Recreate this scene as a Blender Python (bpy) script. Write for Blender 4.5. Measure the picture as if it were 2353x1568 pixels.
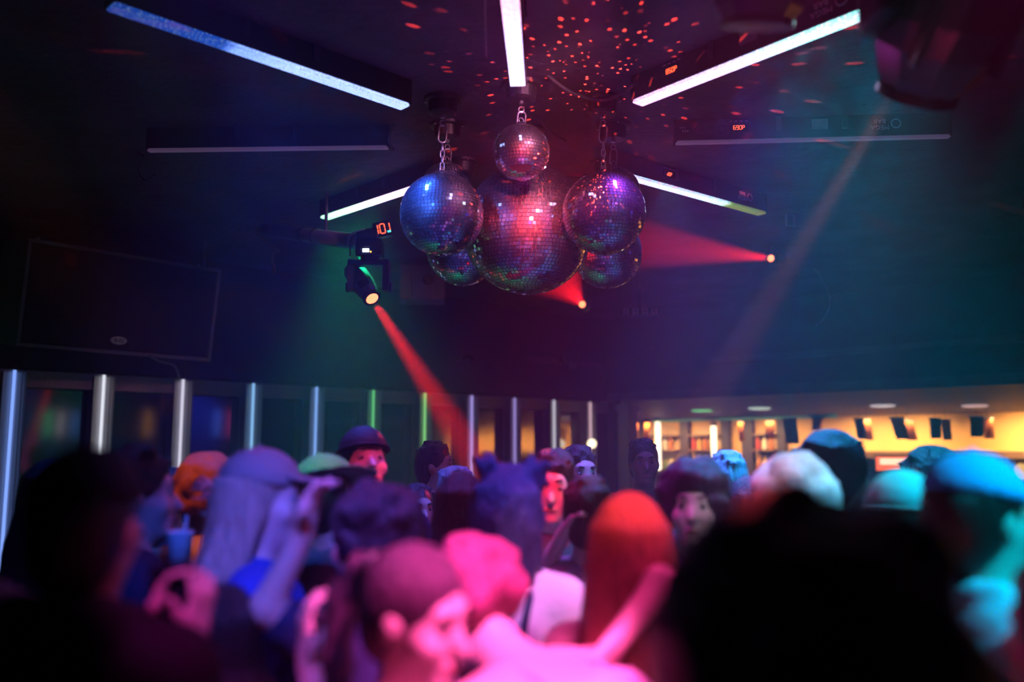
import bpy, bmesh, math, random
import numpy as np
from mathutils import Vector, Matrix

for _o in list(bpy.data.objects):
    bpy.data.objects.remove(_o)
SC = bpy.context.scene
COL = SC.collection
R = math.radians
random.seed(7)
RNG = np.random.default_rng(7)

# ------------------------------------------------------------------ camera
FPX = 2000.0                      # focal length in pixels of the 2353x1568 frame
PITCH = R(7.2)
CAM = Vector((0.0, 0.0, 1.75))
cam_data = bpy.data.cameras.new('camera')
cam_data.sensor_width = 36.0
cam_data.lens = FPX / 2353.0 * 36.0
cam_data.clip_start = 0.05
cam_data.dof.use_dof = True
cam_data.dof.focus_distance = 4.85
cam_data.dof.aperture_fstop = 0.82
cam_data.dof.aperture_blades = 0
cam = bpy.data.objects.new('camera', cam_data)
cam.location = CAM
cam.rotation_euler = (math.pi / 2 + PITCH, 0, 0)
COL.objects.link(cam)
SC.camera = cam


def P(u, v, Z):
    """world point seen at pixel (u, v) at depth Z along the view axis"""
    xc = (u - 1176.5) / FPX * Z
    zc = (784.0 - v) / FPX * Z
    return Vector((CAM.x + xc,
                   CAM.y + Z * math.cos(PITCH) - zc * math.sin(PITCH),
                   CAM.z + Z * math.sin(PITCH) + zc * math.cos(PITCH)))


def PZ(u, v, z):
    """world point seen at pixel (u, v) on the horizontal plane at height z"""
    d = P(u, v, 1.0) - CAM
    return CAM + d * ((z - CAM.z) / d.z)


# ------------------------------------------------------------------ view + world (thin haze fills the room)
SC.view_settings.view_transform = 'Standard'
SC.view_settings.look = 'None'
SC.view_settings.exposure = 0.0
SC.view_settings.gamma = 1.0
SC.view_settings.use_curve_mapping = False
HAZE = 0.0145
world = bpy.data.worlds.new('club_air')
SC.world = world
world.use_nodes = True
wn = world.node_tree.nodes
wl = world.node_tree.links
wn['Background'].inputs['Color'].default_value = (0, 0, 0, 1)
wn['Background'].inputs['Strength'].default_value = 0.0
vs = wn.new('ShaderNodeVolumeScatter')
vs.inputs['Color'].default_value = (0.95, 0.95, 1.0, 1)
vs.inputs['Density'].default_value = HAZE
vs.inputs['Anisotropy'].default_value = 0.15
wl.new(vs.outputs[0], wn['World Output'].inputs['Volume'])

cy = SC.cycles
cy.max_bounces = 4
cy.diffuse_bounces = 1
cy.glossy_bounces = 3
cy.transmission_bounces = 4
cy.transparent_max_bounces = 6
cy.volume_bounces = 0
cy.caustics_reflective = False
cy.caustics_refractive = False
cy.sample_clamp_indirect = 4.0
cy.sample_clamp_direct = 0.0
cy.use_denoising = True
cy.use_adaptive_sampling = True
cy.adaptive_threshold = 0.18
cy.adaptive_min_samples = 20
cy.use_light_tree = True


# ------------------------------------------------------------------ room lamps above and behind the crowd
def aim(o, target):
    d = Vector(target) - o.location
    o.rotation_euler = d.to_track_quat('-Z', 'Y').to_euler()


def spot(name, loc, target, color, watts, angle, blend=0.35, radius=0.03):
    l = bpy.data.lights.new(name, 'SPOT')
    l.color = color
    l.energy = watts
    l.spot_size = R(angle)
    l.spot_blend = blend
    l.shadow_soft_size = radius
    o = bpy.data.objects.new(name, l)
    o.location = loc
    COL.objects.link(o)
    aim(o, target)
    return o


def area(name, loc, target, color, watts, sx, sy, spread=180):
    l = bpy.data.lights.new(name, 'AREA')
    l.shape = 'RECTANGLE'
    l.size = sx
    l.size_y = sy
    l.color = color
    l.energy = watts
    l.spread = R(spread)
    o = bpy.data.objects.new(name, l)
    o.location = loc
    COL.objects.link(o)
    aim(o, target)
    return o


CZ = 3.53                         # ceiling height
MAG = (1.0, 0.05, 0.55)
# stage lamps over the dance floor (no fixtures built; accent and fill spots added)
spot('magenta_lamp', (0.75, 0.60, 3.35), P(1130, 1420, 1.62), (1.0, 0.09, 0.52), 1350, 17, 0.5)
spot('magenta_hand_accent', (-0.35, 0.25, 3.35), P(480, 1430, 1.5), (0.90, 0.03, 0.60), 170, 9, 0.6)  # accent spot added to brighten the hands at the phone
spot('pink_floor_fill', (0.0, 5.0, 3.30), (0.0, 3.6, 1.0), (1.0, 0.12, 0.7), 160, 60, 0.8)  # added behind the balls to brighten what their lower tiles mirror
spot('blue_floor_fill', (0.9, 4.9, 3.35), (0.8, 3.4, 1.0), (0.15, 0.3, 1.0), 130, 50, 0.8)  # blue fill added for the same tile reflections
spot('lavender_top_accent', (0.45, 0.5, 3.40), P(1245, 1335, 2.36), (0.80, 0.36, 1.0), 420, 7, 0.6)  # accent spot added to brighten the white top
spot('violet_hair_accent', (-0.7, 1.0, 3.35), P(835, 1130, 1.95), (0.30, 0.08, 1.0), 300, 11, 0.6)  # dedicated spot added for violet highlights on the curly hair
spot('magenta_rim_accent', (0.35, 2.9, 3.30), P(312, 1190, 1.55), (1.0, 0.05, 0.6), 40, 4, 0.6)  # rim spot added for the edge of the black-capped head
spot('red_cap_accent', (-0.2, 2.0, 3.30), P(838, 1050, 3.32), (1.0, 0.03, 0.06), 75, 9, 0.6)  # narrow spot added to redden the capped man's face
spot('blue_bun_accent', (0.6, 1.2, 3.35), P(1180, 1120, 2.4), (0.02, 0.10, 1.0), 600, 8, 0.6)  # narrow spot added for blue on the hair buns
spot('magenta_back_lamp', (1.45, 1.6, 3.35), P(1450, 1400, 2.1), (1.0, 0.05, 0.42), 300, 24, 0.7)
spot('violet_lamp', (-0.2, 0.1, 3.35), P(760, 1330, 2.0), (0.25, 0.12, 1.0), 230, 22, 0.7)
spot('blue_lamp', (-0.15, 0.3, 3.40), P(600, 1330, 2.25), (0.02, 0.08, 1.0), 380, 20, 0.7)
spot('red_lamp', (0.62, 0.9, 3.40), P(1445, 1175, 1.98), (1.0, 0.10, 0.02), 650, 6.5, 0.9)
spot('red_face_lamp', (0.2, 1.6, 3.30), P(1280, 1150, 3.1), (1.0, 0.02, 0.04), 400, 15, 0.6)
spot('amber_lamp', (-1.6, 1.6, 3.30), P(480, 1100, 2.9), (1.0, 0.22, 0.04), 190, 12, 0.6)
spot('green_lamp', (-1.0, 1.4, 3.30), P(735, 1085, 2.75), (0.04, 1.0, 0.30), 110, 10, 0.6)
spot('cyan_lamp', (2.2, 0.9, 3.30), P(2230, 1300, 1.9), (0.0, 0.62, 1.0), 620, 24, 0.6)
spot('cyan_back_lamp', (1.9, 2.6, 3.30), P(2060, 1130, 2.1), (0.02, 0.8, 0.9), 170, 17, 0.7)
spot('white_lamp', (0.9, 1.2, 3.30), P(1830, 1060, 2.45), (0.70, 0.72, 1.0), 170, 15, 0.6)
spot('purple_lamp', (0.2, 2.4, 3.30), P(1590, 1090, 2.55), (0.55, 0.05, 0.9), 130, 20, 0.6)
spot('red_ball_lamp', (0.28, 0.35, 3.10), P(1215, 520, 4.7), (1.0, 0.06, 0.10), 2400, 9, 0.8, 0.06)
spot('violet_ball_lamp', (1.5, 1.2, 3.35), P(1390, 470, 4.4), (0.45, 0.15, 1.0), 800, 12, 0.8, 0.06)
spot('blue_ball_lamp', (-1.6, 1.6, 3.35), P(1015, 470, 4.4), (0.04, 0.16, 1.0), 750, 12, 0.8, 0.06)
spot('rail_fill', (0.5, 3.2, 3.45), P(650, 880, 8.2), (1.0, 0.30, 0.55), 70, 46, 0.8)  # added spot that brightens the mirror rail, without a fixture
_sh = bpy.data.lights.new('ball_bounce_fill', 'POINT')  # unseen point added in place of ball light bounced onto the ceiling
_sh.color = (0.75, 0.05, 0.65)
_sh.energy = 3.5
_sh.shadow_soft_size = 0.0
_so = bpy.data.objects.new('ball_bounce_fill', _sh)
_so.location = (0.05, 3.45, 2.85)
COL.objects.link(_so)


# ================================================================== materials
def mat(name, col, rough=0.6, metal=0.0, bump=0.0, bscale=40.0, vary=0.0, vscale=6.0, spec=0.5, stretch=None, coat=0.0):
    m = bpy.data.materials.new(name)
    m.use_nodes = True
    nt = m.node_tree
    b = nt.nodes['Principled BSDF']
    b.inputs['Base Color'].default_value = (col[0], col[1], col[2], 1)
    b.inputs['Roughness'].default_value = rough
    b.inputs['Metallic'].default_value = metal
    b.inputs['Specular IOR Level'].default_value = spec
    if coat:
        b.inputs['Coat Weight'].default_value = coat
    if bump or vary:
        tc = nt.nodes.new('ShaderNodeTexCoord')
        mp = nt.nodes.new('ShaderNodeMapping')
        nt.links.new(tc.outputs['Object'], mp.inputs['Vector'])
        if stretch:
            mp.inputs['Scale'].default_value = stretch
    if bump:
        n = nt.nodes.new('ShaderNodeTexNoise')
        n.inputs['Scale'].default_value = bscale
        n.inputs['Detail'].default_value = 4
        bp = nt.nodes.new('ShaderNodeBump')
        bp.inputs['Strength'].default_value = bump
        bp.inputs['Distance'].default_value = 0.02
        nt.links.new(mp.outputs[0], n.inputs['Vector'])
        nt.links.new(n.outputs['Fac'], bp.inputs['Height'])
        nt.links.new(bp.outputs[0], b.inputs['Normal'])
    if vary:
        n2 = nt.nodes.new('ShaderNodeTexNoise')
        n2.inputs['Scale'].default_value = vscale
        n2.inputs['Detail'].default_value = 5
        cr = nt.nodes.new('ShaderNodeValToRGB')
        cr.color_ramp.elements[0].position = 0.3
        cr.color_ramp.elements[1].position = 0.7
        cr.color_ramp.elements[0].color = tuple(c * (1 - vary) for c in col) + (1,)
        cr.color_ramp.elements[1].color = tuple(min(1, c * (1 + vary)) for c in col) + (1,)
        nt.links.new(mp.outputs[0], n2.inputs['Vector'])
        nt.links.new(n2.outputs['Fac'], cr.inputs['Fac'])
        nt.links.new(cr.outputs['Color'], b.inputs['Base Color'])
    return m


def glow(name, col, strength):
    m = bpy.data.materials.new(name)
    m.use_nodes = True
    b = m.node_tree.nodes['Principled BSDF']
    b.inputs['Base Color'].default_value = (col[0] * .5, col[1] * .5, col[2] * .5, 1)
    b.inputs['Emission Color'].default_value = (col[0], col[1], col[2], 1)
    b.inputs['Emission Strength'].default_value = strength
    b.inputs['Roughness'].default_value = 0.4
    return m


M = {}
M['wall'] = mat('black_painted_wall', (.035, .034, .042), .75, bump=.25, bscale=9, vary=.3, vscale=1.3)
M['ceiling'] = mat('dark_ceiling_paint', (.085, .075, .09), .7, bump=.6, bscale=14, vary=.35, vscale=2.5)
M['floor'] = mat('dark_floor', (.09, .08, .085), .4, bump=.1, bscale=20, vary=.3)
M['trim'] = mat('scuffed_black_trim', (.06, .058, .065), .5, bump=.2, bscale=30, vary=.3)
M['black'] = mat('black_plastic', (.016, .016, .018), .42, bump=.08, bscale=160)
M['black_gloss'] = mat('glossy_black_plastic', (.02, .02, .023), .22, coat=.3)
M['dark_metal'] = mat('dark_metal', (.09, .09, .1), .38, .7, bump=.05, bscale=90)
M['steel'] = mat('zinc_steel', (.55, .55, .57), .32, .95, bump=.08, bscale=120)
M['grey_box'] = mat('grey_fixture_plastic', (.23, .22, .22), .5, bump=.05, bscale=100)
M['cable'] = mat('cable_rubber', (.07, .065, .07), .5)
M['pale_cable'] = mat('pale_cable', (.30, .27, .28), .45)
M['duct'] = mat('painted_duct', (.20, .20, .20), .45, .2, bump=.06, bscale=20)
M['speaker_cloth'] = mat('speaker_grille_cloth', (.022, .020, .024), .85, bump=.5, bscale=400)
M['ozite'] = mat('speaker_carpet_edge', (.22, .23, .24), .8, bump=.4, bscale=200)
M['print'] = mat('pale_print', (.55, .56, .6), .6)
M['silver'] = mat('silver_badge', (.75, .72, .74), .3, .8)
M['wood'] = mat('raw_plywood_box', (.13, .10, .085), .6, bump=.1, bscale=20, vary=.25, vscale=5, stretch=(1, 6, 1))
M['pillar'] = mat('painted_pillar', (.60, .55, .57), .6, bump=.1, bscale=12)
M['ply_white'] = mat('grey_soffit', (.15, .13, .135), .6, bump=.05, bscale=8)


def diamond():
    """aluminium tread plate: raised lozenges in alternating directions"""
    m = mat('tread_plate', (.60, .58, .60), .45, .3)
    nt = m.node_tree
    b = nt.nodes['Principled BSDF']
    tc = nt.nodes.new('ShaderNodeTexCoord')
    hs = []
    for ang, off in ((45, 0.0), (-45, 0.5)):
        mp = nt.nodes.new('ShaderNodeMapping')
        mp.inputs['Rotation'].default_value = (R(0), R(ang), R(0))
        mp.inputs['Location'].default_value = (off, 0, off)
        mp.inputs['Scale'].default_value = (28, 0.01, 62)
        vo = nt.nodes.new('ShaderNodeTexVoronoi')
        vo.inputs['Scale'].default_value = 1.0
        vo.inputs['Randomness'].default_value = 0.0
        nt.links.new(tc.outputs['Object'], mp.inputs['Vector'])
        nt.links.new(mp.outputs[0], vo.inputs['Vector'])
        mr = nt.nodes.new('ShaderNodeMapRange')
        mr.inputs['From Min'].default_value = .45
        mr.inputs['From Max'].default_value = .25
        nt.links.new(vo.outputs['Distance'], mr.inputs['Value'])
        hs.append(mr)
    mx = nt.nodes.new('ShaderNodeMath')
    mx.operation = 'MAXIMUM'
    nt.links.new(hs[0].outputs[0], mx.inputs[0])
    nt.links.new(hs[1].outputs[0], mx.inputs[1])
    bp = nt.nodes.new('ShaderNodeBump')
    bp.inputs['Strength'].default_value = .6
    bp.inputs['Distance'].default_value = .01
    nt.links.new(mx.outputs[0], bp.inputs['Height'])
    nt.links.new(bp.outputs[0], b.inputs['Normal'])
    return m


M['tread'] = diamond()
mm = bpy.data.materials.new('wall_mirror_glass')
mm.use_nodes = True
_b = mm.node_tree.nodes['Principled BSDF']
_b.inputs['Base Color'].default_value = (.30, .29, .33, 1)
_b.inputs['Metallic'].default_value = 1.0
_b.inputs['Roughness'].default_value = 0.07
M['mirror'] = mm
# mirror-ball tiles: silvered glass with a film of dust that catches the lamps
mt = bpy.data.materials.new('mirror_tile')
mt.use_nodes = True
_nt = mt.node_tree
_b = _nt.nodes['Principled BSDF']
_b.inputs['Base Color'].default_value = (.88, .88, .9, 1)
_b.inputs['Metallic'].default_value = 1.0
_b.inputs['Roughness'].default_value = 0.06
_d = _nt.nodes.new('ShaderNodeBsdfGlossy')
_d.inputs['Roughness'].default_value = 0.5
_d.inputs['Color'].default_value = (.8, .8, .82, 1)
_mx = _nt.nodes.new('ShaderNodeMixShader')
_mx.inputs[0].default_value = 0.17
_nt.links.new(_b.outputs[0], _mx.inputs[1])
_nt.links.new(_d.outputs[0], _mx.inputs[2])
_nt.links.new(_mx.outputs[0], _nt.nodes['Material Output'].inputs[0])
M['tile'] = mt
M['grout_dark'] = mat('bare_ball_core', (.03, .02, .03), .7)
M['grout'] = mat('ball_core', (.42, .40, .42), .5)


# ================================================================== mesh helpers
class MB:
    def __init__(self):
        self.v = []
        self.f = []

    def add(self, vs, fs, T=None):
        o = len(self.v)
        if T is not None:
            vs = [T @ Vector(p) for p in vs]
        self.v.extend(tuple(p) for p in vs)
        self.f.extend(tuple(i + o for i in f) for f in fs)
        return self

    def box(self, c, s, T=None, bev=0.0):
        hx, hy, hz = s[0] / 2, s[1] / 2, s[2] / 2
        if bev <= 0:
            vs = [(c[0] + x * hx, c[1] + y * hy, c[2] + z * hz) for z in (-1, 1) for y in (-1, 1) for x in (-1, 1)]
            fs = [(0, 2, 3, 1), (4, 5, 7, 6), (0, 1, 5, 4), (2, 6, 7, 3), (0, 4, 6, 2), (1, 3, 7, 5)]
            return self.add(vs, fs, T)
        b = min(bev, hx * .9, hy * .9, hz * .9)
        bm = bmesh.new()
        bmesh.ops.create_cube(bm, size=1)
        for q in bm.verts:
            q.co = Vector((c[0] + q.co.x * s[0], c[1] + q.co.y * s[1], c[2] + q.co.z * s[2]))
        bmesh.ops.bevel(bm, geom=list(bm.edges), offset=b, segments=2, affect='EDGES', profile=.7)
        bm.verts.index_update()
        vs = [q.co.copy() for q in bm.verts]
        fs = [[q.index for q in f.verts] for f in bm.faces]
        bm.free()
        return self.add(vs, fs, T)

    def tube(self, pts, r, n=8, cap=True, closed=False, T=None):
        pts = [Vector(p) for p in pts]
        m = len(pts)
        rr = r if isinstance(r, (list, tuple)) else [r] * m
        vs, fs = [], []
        prev = None
        for i, p in enumerate(pts):
            if closed:
                t = pts[(i + 1) % m] - pts[i - 1]
            else:
                t = pts[min(i + 1, m - 1)] - pts[max(i - 1, 0)]
            t.normalize()
            if prev is None:
                a = Vector((0, 0, 1)) if abs(t.z) < .9 else Vector((1, 0, 0))
                prev = a
            a = prev - t * prev.dot(t)
            a.normalize()
            prev = a
            b = t.cross(a)
            for k in range(n):
                an = 2 * math.pi * k / n
                vs.append(p + (a * math.cos(an) + b * math.sin(an)) * rr[i])
        segs = m if closed else m - 1
        for i in range(segs):
            j = (i + 1) % m
            for k in range(n):
                k2 = (k + 1) % n
                fs.append((i * n + k, i * n + k2, j * n + k2, j * n + k))
        if cap and not closed:
            fs.append(tuple(range(n - 1, -1, -1)))
            fs.append(tuple((m - 1) * n + k for k in range(n)))
        return self.add(vs, fs, T)

    def lathe(self, prof, n=24, T=None):
        """profile of (radius, z) turned about z"""
        vs, fs = [], []
        m = len(prof)
        for (r, z) in prof:
            for k in range(n):
                an = 2 * math.pi * k / n
                vs.append((max(r, 1e-4) * math.cos(an), max(r, 1e-4) * math.sin(an), z))
        for i in range(m - 1):
            for k in range(n):
                k2 = (k + 1) % n
                fs.append((i * n + k, i * n + k2, (i + 1) * n + k2, (i + 1) * n + k))
        if prof[0][0] > 1e-3:
            fs.append(tuple(range(n - 1, -1, -1)))
        if prof[-1][0] > 1e-3:
            fs.append(tuple((m - 1) * n + k for k in range(n)))
        return self.add(vs, fs, T)

    def sphere(self, c, r, n=16, T=None):
        rx, ry, rz = (r, r, r) if not isinstance(r, (tuple, list)) else r
        vs, fs = [], []
        m = n // 2
        for i in range(m + 1):
            th = math.pi * i / m
            for k in range(n):
                an = 2 * math.pi * k / n
                vs.append((c[0] + rx * max(math.sin(th), 1e-3) * math.cos(an), c[1] + ry * max(math.sin(th), 1e-3) * math.sin(an), c[2] + rz * math.cos(th)))
        for i in range(m):
            for k in range(n):
                k2 = (k + 1) % n
                fs.append((i * n + k, (i + 1) * n + k, (i + 1) * n + k2, i * n + k2))
        return self.add(vs, fs, T)

    def build(self, name, m, parent=None, smooth=False):
        me = bpy.data.meshes.new(name)
        me.from_pydata(self.v, [], self.f)
        me.update()
        return link(name, me, m, parent, smooth)


def link(name, me, m, parent=None, smooth=False):
    if m is not None and len(me.materials) == 0:
        me.materials.append(m)
    if smooth:
        me.polygons.foreach_set('use_smooth', [True] * len(me.polygons))
    o = bpy.data.objects.new(name, me)
    COL.objects.link(o)
    if parent is not None:
        o.parent = parent
    return o


def tag(o, label=None, cat=None, group=None, kind=None):
    if label:
        o['label'] = label
    if cat:
        o['category'] = cat
    if group:
        o['group'] = group
    if kind:
        o['kind'] = kind
    return o


def thing(name, label, cat, loc=(0, 0, 0), rotz=0.0, group=None, mtx=None):
    o = bpy.data.objects.new(name, None)
    o.empty_display_size = .1
    COL.objects.link(o)
    if mtx is not None:
        o.matrix_world = mtx
    else:
        o.location = loc
        o.rotation_euler = (0, 0, rotz)
    return tag(o, label, cat, group)


def frame(origin, xdir, up=(0, 0, 1)):
    """matrix with local x along xdir, local z towards up"""
    x = Vector(xdir).normalized()
    z = Vector(up)
    z = (z - x * z.dot(x)).normalized()
    y = z.cross(x)
    m = Matrix((x, y, z)).transposed().to_4x4()
    m.translation = Vector(origin)
    return m


def zframe(origin, zdir, hint=(0, 0, 1)):
    z = Vector(zdir).normalized()
    h = Vector(hint)
    if abs(h.normalized().dot(z)) > .98:
        h = Vector((1, 0, 0))
    y = (h - z * h.dot(z)).normalized()
    x = y.cross(z)
    m = Matrix((x, y, z)).transposed().to_4x4()
    m.translation = Vector(origin)
    return m


# a scratch scene keeps text-to-mesh conversion cheap
_SCR = bpy.data.scenes.new('scratch')


def text_mesh(s, size, depth=0.0006, bold=0.0):
    cu = bpy.data.curves.new('text', 'FONT')
    cu.body = s
    cu.size = size
    cu.extrude = depth
    cu.offset = bold
    cu.align_x = 'CENTER'
    cu.align_y = 'CENTER'
    cu.resolution_u = 3
    o = bpy.data.objects.new('text', cu)
    _SCR.collection.objects.link(o)
    _SCR.view_layers[0].update()
    dg = _SCR.view_layers[0].depsgraph
    if dg is None:                       # no depsgraph for this scene yet: use the main one
        COL.objects.link(o)
        dg = bpy.context.evaluated_depsgraph_get()
    me = bpy.data.meshes.new_from_object(o.evaluated_get(dg))
    bpy.data.objects.remove(o)
    bpy.data.curves.remove(cu)
    return me


SEG = {'0': 'abcdef', '1': 'bc', '5': 'afgcd', '6': 'afgedc', '8': 'abcdefg', '9': 'abcdfg', 'P': 'abgef', 'd': 'bcdeg'}


def digits(s, h, y=0.0):
    """seven-segment characters in the local x-z plane, centred"""
    mb = MB()
    w = h * .5
    pitch = w * 1.45
    t = h * .11
    x0 = -(len(s) - 1) * pitch / 2
    pos = {'a': (0, h / 2, 1), 'g': (0, 0, 1), 'd': (0, -h / 2, 1), 'f': (-w / 2, h / 4, 0), 'b': (w / 2, h / 4, 0), 'e': (-w / 2, -h / 4, 0), 'c': (w / 2, -h / 4, 0)}
    for i, ch in enumerate(s):
        for k in SEG.get(ch, ''):
            px, pz, hor = pos[k]
            mb.box((x0 + i * pitch + px, y, pz), (w * .8 if hor else t, .002, t if hor else h * .42))
    return mb


# ================================================================== the room
A0 = P(30, 855, 7.03)
A10 = P(1350, 918, 11.62)
RAIL_Z = 2.40
A0 = Vector((A0.x, A0.y, 0))
A10 = Vector((A10.x, A10.y, 0))
DL = (A10 - A0).normalized()                     # along the left wall, away from the camera
NL = Vector((DL.y, -DL.x, 0))                    # into the room
STEP = (A10 - A0).length / 10
CORNER = A0 + DL * (STEP * 10.55)
DR = Vector((1.188, -1.0, 0)).normalized()       # along the right wall, back towards the camera
NR = Vector((-DR.y, DR.x, 0)) * 1.0
if NR.dot(-CORNER) < 0:
    NR = -NR
L_END = A0 - DL * 9.0
R_END = CORNER + DR * 13.0
B_L = L_END - Vector((0, 0, 0))


def wall(name, p, q, n, z0, z1, thick, m, kids=None):
    """slab between plan points p and q, its room face on the line, n pointing into the room"""
    c = (p + q) / 2 - n * thick / 2
    T = frame((c.x, c.y, (z0 + z1) / 2), q - p)
    o = MB().box((0, 0, 0), ((q - p).length, thick, z1 - z0)).build(name, m)
    o.matrix_world = T
    return tag(o, kind='structure')


# floor and ceiling
_xs = [L_END.x, R_END.x, CORNER.x]
fl = MB().box((0.3, 3.5, -.05), (34, 34, .1)).build('floor', M['floor'])
tag(fl, kind='structure')
ce = MB().box((0.3, 3.5, CZ + .05), (34, 34, .1)).build('ceiling', M['ceiling'])
tag(ce, kind='structure')
# left wall: painted upper part over the mirror band
wall('wall_left', L_END, CORNER, NL, RAIL_Z + .02, CZ, .2, M['wall'])
wl_low = wall('wall_left', L_END, CORNER, NL, 0.0, RAIL_Z + .02, .06, M['wall'])
wl_low.location -= Vector((NL.x, NL.y, 0)) * .10
# mirror panes, one between each pair of posts, each a piece of the wall
wlinv = wl_low.matrix_basis.inverted()
pane_me = None
for n in range(-6, 11):
    p = A0 + DL * (STEP * (n + .5)) - NL * .085
    T = frame((p.x, p.y, 1.58), DL)
    if pane_me is None:
        o = MB().box((0, 0, 0), (STEP - .11, .012, 1.50), bev=.004).build('mirror_pane', M['mirror'], wl_low)
        pane_me = o.data
    else:
        o = link('mirror_pane', pane_me, None, wl_low)
    o.matrix_parent_inverse = wlinv
    o.matrix_basis = T
# wainscot ledge below the mirrors
o = wall('trim_1', L_END, CORNER, NL, .70, .80, .20, M['trim'])
o.location += Vector((NL.x, NL.y, 0)) * .06
# tread-plate rail over the mirrors
o = wall('trim_2', L_END, CORNER, NL, RAIL_Z - .135, RAIL_Z, .14, M['tread'])
o.location += Vector((NL.x, NL.y, 0)) * .03
# dark ledge on the upper left wall
pa, pb = P(470, 712, 8.4), P(880, 756, 9.85)
o = wall('trim_3', Vector((pa.x, pa.y, 0)) - DL * .2, CORNER, NL, 2.86, 2.93, .10, M['trim'])
o.location += Vector((NL.x, NL.y, 0)) * .06
# right wall above the bar, with a shallow ledge
BAR_Z = 2.43
wr = wall('wall_right', CORNER, R_END, NR, BAR_Z, CZ, .26, M['wall'])
o = wall('trim_4', CORNER + DR * 1.6, R_END, NR, 2.83, 2.90, .10, M['trim'])
o.location += Vector((NR.x, NR.y, 0)) * .07
o = wall('trim_5', CORNER, R_END, NR, BAR_Z - .02, BAR_Z + .10, .08, M['trim'])
o.location += Vector((NR.x, NR.y, 0)) * .05
back_a, back_b = Vector((-8.8, -4.2, 0)), Vector((11, -4.2, 0))
wall('wall_back', back_a, back_b, Vector((0, 1, 0)), 0, CZ, .2, M['wall'])
wall('wall_far_left', Vector((-8.6, -4.4, 0)), Vector((-8.6, 2.5, 0)), Vector((1, 0, 0)), 0, CZ, .2, M['wall'])
wall('wall_far_right', Vector((10.9, -4.4, 0)), Vector((10.9, 12, 0)), Vector((-1, 0, 0)), 0, CZ, .2, M['wall'])

def A(s, depth, z):
    """point in the alcove: s metres along the right wall from the corner, depth behind it"""
    q = CORNER + DR * s - NR * depth
    return Vector((q.x, q.y, z))


def AF(s, depth, z):
    return frame(A(s, depth, z), DR)


def s_at(u, depth):
    """s whose point at that depth is seen at pixel column u"""
    lo, hi = -6.0, 13.0
    for _ in range(50):
        md = (lo + hi) / 2
        q = A(md, depth, 2.0) - CAM
        Z = q.y * math.cos(PITCH) + q.z * math.sin(PITCH)
        if Z <= .1 or q.x / Z * FPX + 1176.5 > u:
            hi = md
        else:
            lo = md
    return lo


def z_at(v, s, depth):
    """height seen at pixel row v at that alcove point"""
    q = A(s, depth, 0)
    e = PITCH + math.atan((784 - v) / FPX)
    return CAM.z + q.y * math.tan(e)


# alcove behind the right wall: soffit, back wall and side walls
ALC = 3.1
# dark corner pier and the rest of the shell behind the camera
WC = s_at(1412, 0)
wall('wall_corner', CORNER - DL * .02, CORNER + DR * WC, NR, 0, BAR_Z, .25, M['wall'])
S_LEFT = s_at(1425, ALC) - .25
qa, qb = CORNER + DR * S_LEFT, R_END
mb = MB()
v0, v1 = qa - NR * 0.26, qb - NR * 0.26
v2, v3 = qb - NR * ALC, qa - NR * ALC
zf, zb = BAR_Z + .01, 2.26
mb.add([(v0.x, v0.y, zf), (v1.x, v1.y, zf), (v2.x, v2.y, zb), (v3.x, v3.y, zb),
        (v0.x, v0.y, zf + .05), (v1.x, v1.y, zf + .05), (v2.x, v2.y, zf + .05), (v3.x, v3.y, zf + .05)],
       [(0, 1, 2, 3), (4, 7, 6, 5), (0, 4, 5, 1), (1, 5, 6, 2), (2, 6, 7, 3), (3, 7, 4, 0)])
alc_ceiling = tag(mb.build('ceiling_alcove', M['ply_white']), kind='structure')
M['amber'] = mat('amber_bar_wall', (.80, .43, .12), .55, bump=.08, bscale=6, vary=.12, vscale=1.2)
wall('wall_bar_back', qa - NR * ALC, qb - NR * ALC, NR, 0, zf, .1, M['amber'])
wall('wall_bar_side', qa - NR * ALC, qa - NR * .25, DR, 0, zf, .1, M['pillar'])
wall('wall_bar_front', qa - NR * .25, CORNER + DR * WC - NR * .25, -NR, 0, zf, .1, M['pillar'])

# ------------------------------------------------------------------ posts with light strips down the mirror wall
post_cols = {-2: ('green', (.25, 1, .55), 2.0), -1: ('green', (.25, 1, .55), 2.2), 0: ('blue', (.22, .38, 1.0), 2.6), 1: ('white', (.85, .88, 1.0), 2.2), 2: ('white', (.78, .76, .95), 2.0),
             3: ('pale blue', (.28, .58, 1.0), 2.0), 4: ('blue', (.25, .45, 1.0), 2.0), 5: ('green', (.2, .9, .3), 1.3),
             6: ('green', (.35, .95, .3), 1.5), 7: ('violet', (.5, .4, 1.0), 1.8), 8: ('violet', (.52, .4, 1.0), 1.5), 9: ('white', (.8, .78, .9), 1.7), 10: ('pink white', (.95, .62, .70), 1.7)}
post_lab = {-2: 'tread plate post with green light strip, just outside the left edge', -1: 'tread plate post with green light strip at the left edge of the mirror wall',
            0: 'tread plate post with blue light strip, leftmost of the whole posts', 1: 'tread plate post with bright white light strip, second whole post from the left',
            2: 'tread plate post with long white light strip above the orange haired dancer', 3: 'tread plate post with pale blue strip above the blond dancer',
            4: 'tread plate post with blue strip right of the blue lit mirror', 5: 'tread plate post with green strip right above the man in a dark cap',
            6: 'tread plate post with yellow green strip in front of the amber reflection', 7: 'tread plate post with violet strip at the end of the red beam',
            8: 'slim looking violet lit post, fourth from the dark corner', 9: 'white lit post, second from the dark corner', 10: 'pinkish white lit post nearest the dark corner'}
strip_mats = {}
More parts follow.
